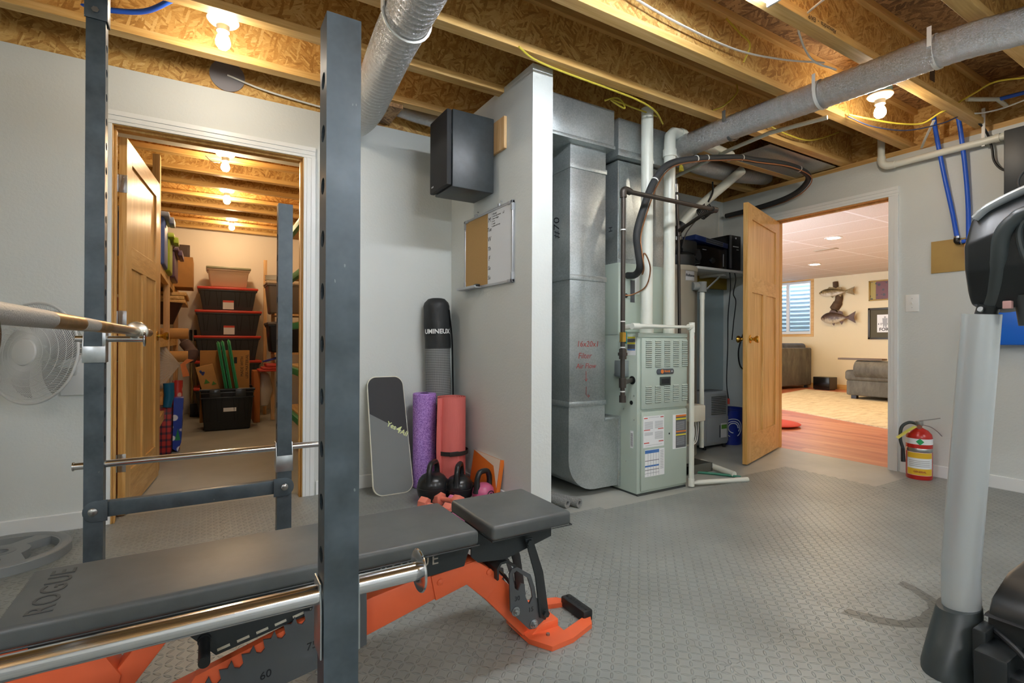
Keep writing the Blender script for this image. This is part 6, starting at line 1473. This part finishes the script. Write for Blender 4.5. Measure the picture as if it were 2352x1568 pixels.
T1('hoop', 'blue hoop resting on the red sleds', 'hoop', MB().tube([(.66 + .10*math.cos(2*PI*i/28), 6.6 + .1*math.sin(2*PI*i/28), .74 + .03*math.cos(2*PI*i/28)) for i in range(28)], .008, 8, closed=True), pm('hoop_blue', '#2a3f9a', .4))
T1('clear_bag', 'pale plastic bag hanging below the red sleds', 'bag', MB().lathe([(0, 0), (.05, .02), (.10, .2), (.06, .38), (.02, .42), (0, .42)], Matrix.Translation((.58, 6.75, .17)), 18), pm('pale_plastic', '#c9bfae', .3))

for k, l in enumerate(('red crate at the foot of the pile behind the storage door hinge', 'red crate in the middle of the pile behind the storage door hinge', 'red crate topmost of the pile behind the storage door hinge')):
    T1('storage_crate', l, 'crate', MB().box(-1.0, -.47, 3.74, 4.14, .001+.41*k, .40+.41*k, .012), M['lidr'], 'red crates behind the storage door')
# ------------------------------------------------------------------ recreation room
rl = None
for (x, y), l in (((7.16, 3.63), 'recessed lamp in the tiled ceiling nearest the oak door'), ((9.28, 5.02), 'recessed lamp in the tiled ceiling nearest the far window'), ((6.0, 6.2), 'recessed lamp in the tiled ceiling above the sofa'), ((9.0, 1.8), 'recessed lamp in the tiled ceiling by the far corner')):
    t = T('recessed_lamp', l, 'lamp', (x, y, 2.359), group='recessed lamps in the tiled ceiling')
    P(t, 'trim_ring', MB().lathe([(.075, 0), (.105, 0), (.105, -.006), (.075, -.004)], n=36, cap=False), M['white'], local=True); P(t, 'lens', MB().cyl((0, 0, -.001), (0, 0, -.003), .078, n=32), M.setdefault('downl', glow('downlight_lens', '#ffe2b4', DOWN)), local=True)
T1('ceiling_vent', 'pale slotted air vent in the tiled ceiling', 'vent', MB().box(7.9, 8.0, 3.98, 4.30, 2.352, 2.359, .002), pm('vent_beige', '#b7a68c', .5))
S('window_1', MB().box(11.29, 11.42, 6.13, 6.19, 1.10, 2.358).box(11.29, 11.42, 7.25, 7.31, 1.10, 2.358).box(11.29, 11.42, 6.19, 7.25, 1.10, 1.16).box(11.29, 11.42, 6.19, 7.25, 2.33, 2.358), M['oakY'])
S('window_1', MB().box(11.34, 11.38, 6.19, 6.24, 1.16, 2.33).box(11.34, 11.38, 7.20, 7.25, 1.16, 2.33).box(11.34, 11.38, 6.24, 7.20, 1.16, 1.22).box(11.34, 11.38, 6.24, 7.20, 2.28, 2.33).box(11.33, 11.38, 6.70, 6.76, 1.22, 2.28), M['trim'])
def glass():
    t = NT('window_glass'); t.bs(Base_Color=(1, 1, 1, 1), Roughness=.0, Transmission_Weight=1.0, IOR=1.02); return t.m
S('window_1', MB().box(11.358, 11.362, 6.24, 6.70, 1.22, 2.28).box(11.358, 11.362, 6.76, 7.20, 1.22, 2.28), glass())
def wellwall():
    b = MB()
    def f(u, v):
        a = R(-90 + 180*u); r = .62 + .018*math.sin(2*PI*v*17)
        return (11.45 + r*math.cos(a)*1.1, 6.72 + .75*r/.62*math.sin(a), .8 + 1.65*v)
    return b.grid(f, 30, 136)
S('wall_well', wellwall(), pm('galvanised_well', '#b5c4cc', .5, .3))
S('floor', MB().box(11.42, 12.3, 5.8, 7.6, .75, .80), pm('gravel', '#8c8c86', .8))
# sofa, speaker, chair
def suede():
    t = NT('grey_suede'); p = t.objc(); n = t.noise(t.mapping(p, (3, 3, 1)), 3, 5, .65); f = t.noise(p, 220, 2)
    t.set(t.b.inputs['Base Color'], t.ramp(n.outputs[0], [(.3, '#4a463e'), (.7, '#6f6a5e')])); t.bs(Roughness=.8); t.bump(f.outputs[0], .15, .001); return t.m
M['suede'] = suede(); M['cush'] = pm('slate_cushion', '#53565c', .8, bump=(30, .2), var=(6, .15)); M['dwood'] = pm('dark_wood_leg', '#2a1d14', .4)
t = T('sofa', 'grey suede sofa seen from behind against the far side of the recreation room', 'sofa', (10.0, 6.6, 0))
P(t, 'backrest', MB().box(8.6, 11.18, 6.10, 6.35, .06, .86, .03, 3), M['suede']); P(t, 'seat_base', MB().box(8.6, 11.18, 6.35, 7.0, .08, .42, .03), M['suede'])
for x in (8.65, 9.50, 10.33): P(t, 'back_cushion', MB().box(x, x+.80, 6.18, 6.50, .60, .955, .07, 4), M['cush'])
for x in (8.7, 11.08): P(t, 'leg', MB().box(x-.03, x+.03, 6.14, 6.20, .0, .07), M['dwood'])
t = T('subwoofer', 'small black cube speaker on the floor next to the sofa', 'speaker', (10.98, 5.70, 0)); P(t, 'cabinet', MB().box(10.82, 11.12, 5.56, 5.88, .012, .262, .006), M['pcblack']); P(t, 'side_panel', MB().box(10.83, 11.11, 5.553, 5.5595, .02, .255), pm('spk_brown', '#3a342a', .5))
P(t, 'foot', MB().box(10.84, 11.10, 5.58, 5.86, .0, .012), M['black'])
t = T('armchair', 'grey suede armchair seat with a rolled arm half hidden by the door casing', 'armchair', (9.85, 4.2, 0))
P(t, 'seat_base', MB().box(9.45, 10.35, 3.7, 4.58, .07, .33, .03), M['suede']); P(t, 'seat_cushion', MB().box(9.43, 10.35, 3.7, 4.60, .32, .50, .05, 4), M['suede']); P(t, 'rolled_arm', MB().cyl((9.50, 3.75, .52), (9.50, 4.42, .52), .15, n=28), M['suede'])
P(t, 'leg', MB().box(9.50, 9.58, 4.44, 4.52, 0, .075), M['dwood']); P(t, 'leg', MB().box(10.2, 10.28, 4.44, 4.52, 0, .075), M['dwood']); P(t, 'leg', MB().box(9.50, 9.58, 3.75, 3.83, 0, .075), M['dwood'])
T1('side_tray', 'brown wooden tray resting across the rolled chair arm', 'tray', MB().box(9.42, 9.60, 4.02, 4.70, .675, .705, .004), pm('brown_tray', '#5d452a', .45))
def rug():
    t = NT('beige_rug'); p = t.objc(); n = t.noise(t.mapping(p, (1, 4, 1)), 3.5, 6, .7); f = t.noise(p, 160, 2)
    t.set(t.b.inputs['Base Color'], t.ramp(n.outputs[0], [(.3, '#b09a78'), (.5, '#d0bd96'), (.75, '#dfd0ac')])); t.bs(Roughness=.95); t.bump(f.outputs[0], .4, .003); return t.m
T1('area_rug', 'beige mottled area rug on the red plank floor', 'rug', MB().prism([(6.20, 1.9), (7.45, 5.2), (10.6, 5.9), (10.3, 2.2)], .0005, .010, 'XY'), rug())
T1('red_cushion', 'red fabric heap on the plank floor just behind the oak door', 'cushion', MB().sphere((5.62, 3.52, .03), .30, 20, 12, (1, 1, .10)), pm('red_fabric', '#c8402e', .8, bump=(30, .3)))
# mounted fish
def fish(name, label, c, L, H, cols, tilt):
    t = T(name, label, 'mounted fish', c)
    b = MB(); N = 22; rings = []
    for i in range(N+1):
        u = i/N; x = -L/2 + L*u; h = H/2*(math.sin(PI*min(1, u*1.08)**.75)**.8*.94 + .06) if u < .93 else H*.14
        h = max(h, H*.10); th = h*.45
        rings.append([b.bm.verts.new((-th*math.cos(2*PI*j/16), -x, h*math.sin(2*PI*j/16))) for j in range(16)])
    for A, B in zip(rings, rings[1:]):
        for j in range(16): b.bm.faces.new((A[j], A[(j+1) % 16], B[(j+1) % 16], B[j]))
    b.bm.faces.new(rings[0]); b.bm.faces.new(rings[-1][::-1])
    tt = NT(name + '_skin'); p = tt.objc(); z = tt.sep(p)[2]; nn = tt.noise(p, 14, 4, .7)
    tt.set(tt.b.inputs['Base Color'], tt.ramp(tt.math('ADD', tt.math('MULTIPLY', z, 1/H), tt.math('MULTIPLY', nn.outputs[0], .9)), [(.15, cols[0]), (.45, cols[1]), (.8, cols[2])])); tt.bs(Roughness=.4)
    P(t, 'body', b, tt.m, local=True)
    fm = pm(name + '_fin', cols[1], .5, var=(40, .2))
    P(t, 'tail_fin', MB().prism([(-L/2+.02, .03), (-L/2-.13, H*.50), (-L/2-.10, 0), (-L/2-.13, -H*.50), (-L/2+.02, -.03)], -.006, .006, 'YZ'), fm, local=True)
    P(t, 'dorsal_fin', MB().prism([(L*.22, H*.42), (L*.14, H*.70), (-L*.02, H*.62), (-L*.10, H*.44), (-L*.16, H*.62), (-L*.28, H*.50), (-L*.30, H*.30), (L*.2, H*.3)], -.006, .006, 'YZ'), fm, local=True)
    P(t, 'belly_fin', MB().prism([(L*.12, -H*.40), (L*.02, -H*.68), (-L*.02, -H*.40)], -.006, .006, 'YZ').prism([(-L*.18, -H*.36), (-L*.26, -H*.60), (-L*.32, -H*.28)], -.006, .006, 'YZ'), fm, local=True)
    P(t, 'eye', MB().sphere((-H*.15, L*.40, H*.10), .012, 10, 8), M['black'], local=True)
    return t
fish('mounted_walleye', 'slim golden mounted fish above the other one on the cream wall', (11.20, 5.68, 2.02), .56, .17, ('#d9d0b8', '#8a7444', '#4a3d22'), 0)
fish('mounted_bass', 'deep bodied brown mounted fish below the driftwood on the cream wall', (11.18, 5.64, 1.485), .54, .24, ('#c9bda0', '#5a4030', '#3a2a1e'), 0)
T1('driftwood', 'twisted driftwood branch joining the two mounted fish', 'driftwood', MB().tube(spline([(11.285, 5.68, 2.24), (11.27, 5.66, 2.12), (11.27, 5.60, 1.94), (11.27, 5.62, 1.80), (11.27, 5.70, 1.66), (11.28, 5.66, 1.58)], 6), [.05]*6+[.035]*6+[.07]*6+[.085]*6+[.05]*6+[.025], 12), pm('driftwood', '#55412c', .8, bump=(18, .8), var=(20, .25)))
def framed(name, label, y0, y1, z0, z1, fcol, mw, art):
    t = T(name, label, 'picture', (11.29, (y0+y1)/2, z0)); b = MB()
    for q in ((y0, y1, z0, z0+mw), (y0, y1, z1-mw, z1), (y0, y0+mw, z0, z1), (y1-mw, y1, z0, z1)): b.box(11.27, 11.298, *q, .003)
    P(t, 'frame', b, pm(name + '_frame', fcol, .4)); art(t, y0+mw, y1-mw, z0+mw, z1-mw); return t
def art_a(t, a, b, c, d):
    P(t, 'photo', MB().box(11.290, 11.294, a, b, c, d), rollprint('red_crowd_photo', '#6a2f2a', '#3c2a26')); P(t, 'yellow_strip', MB().box(11.288, 11.2905, b-.10, b, c, d), rollprint('yellow_strip', '#a08a28', '#3a3620'))
framed('team_picture', 'small gold framed stadium photo high on the cream wall', 4.35, 5.05, 1.80, 2.195, '#a5832f', .022, art_a)
def art_b(t, a, b, c, d):
    P(t, 'mat_board', MB().box(11.292, 11.295, a, b, c, d), pm('dark_mat', '#55503a', .7)); w_ = P(t, 'poster', MB().box(11.2895, 11.292, a+.05, b-.12, c+.10, d-.10), M['lab_w'])
    P(w_, 'poster_lettering', MB().text('4 EVER', .06, frame_at((11.289, b-.22, c+.26), (0, -1, 0), (0, 0, 1)), .0005).text('FOREVER', .085, frame_at((11.289, b-.33, c+.155), (0, -1, 0), (0, 0, 1)), .0005, bold=.002), M['ink'])
    P(w_, 'poster_figure', MB().sphere((11.289, b-.255, d-.15), .018, 10, 8, (.1, 1, 1)).prism([(b-.21, d-.17), (b-.30, d-.17), (b-.29, d-.30), (b-.27, d-.40), (b-.25, d-.30), (b-.235, d-.40), (b-.22, d-.30)], 11.2885, 11.2895, 'YZ'), M['print'])
framed('poster_frame', 'large dark framed black and white poster below the gold frame', 4.20, 5.06, 1.04, 1.655, '#3c382e', .035, art_b)
# ------------------------------------------------------------------ light
w = bpy.data.worlds.new('sky'); bpy.context.scene.world = w; w.use_nodes = True
bg = w.node_tree.nodes['Background']; bg.inputs[0].default_value = (.62, .78, 1, 1); bg.inputs[1].default_value = 6.0
sc = bpy.context.scene
sc.cycles.use_denoising = True
sc.cycles.sample_clamp_indirect = 6.0
sc.cycles.max_bounces = 10; sc.cycles.diffuse_bounces = 5; sc.cycles.glossy_bounces = 4; sc.cycles.transmission_bounces = 6
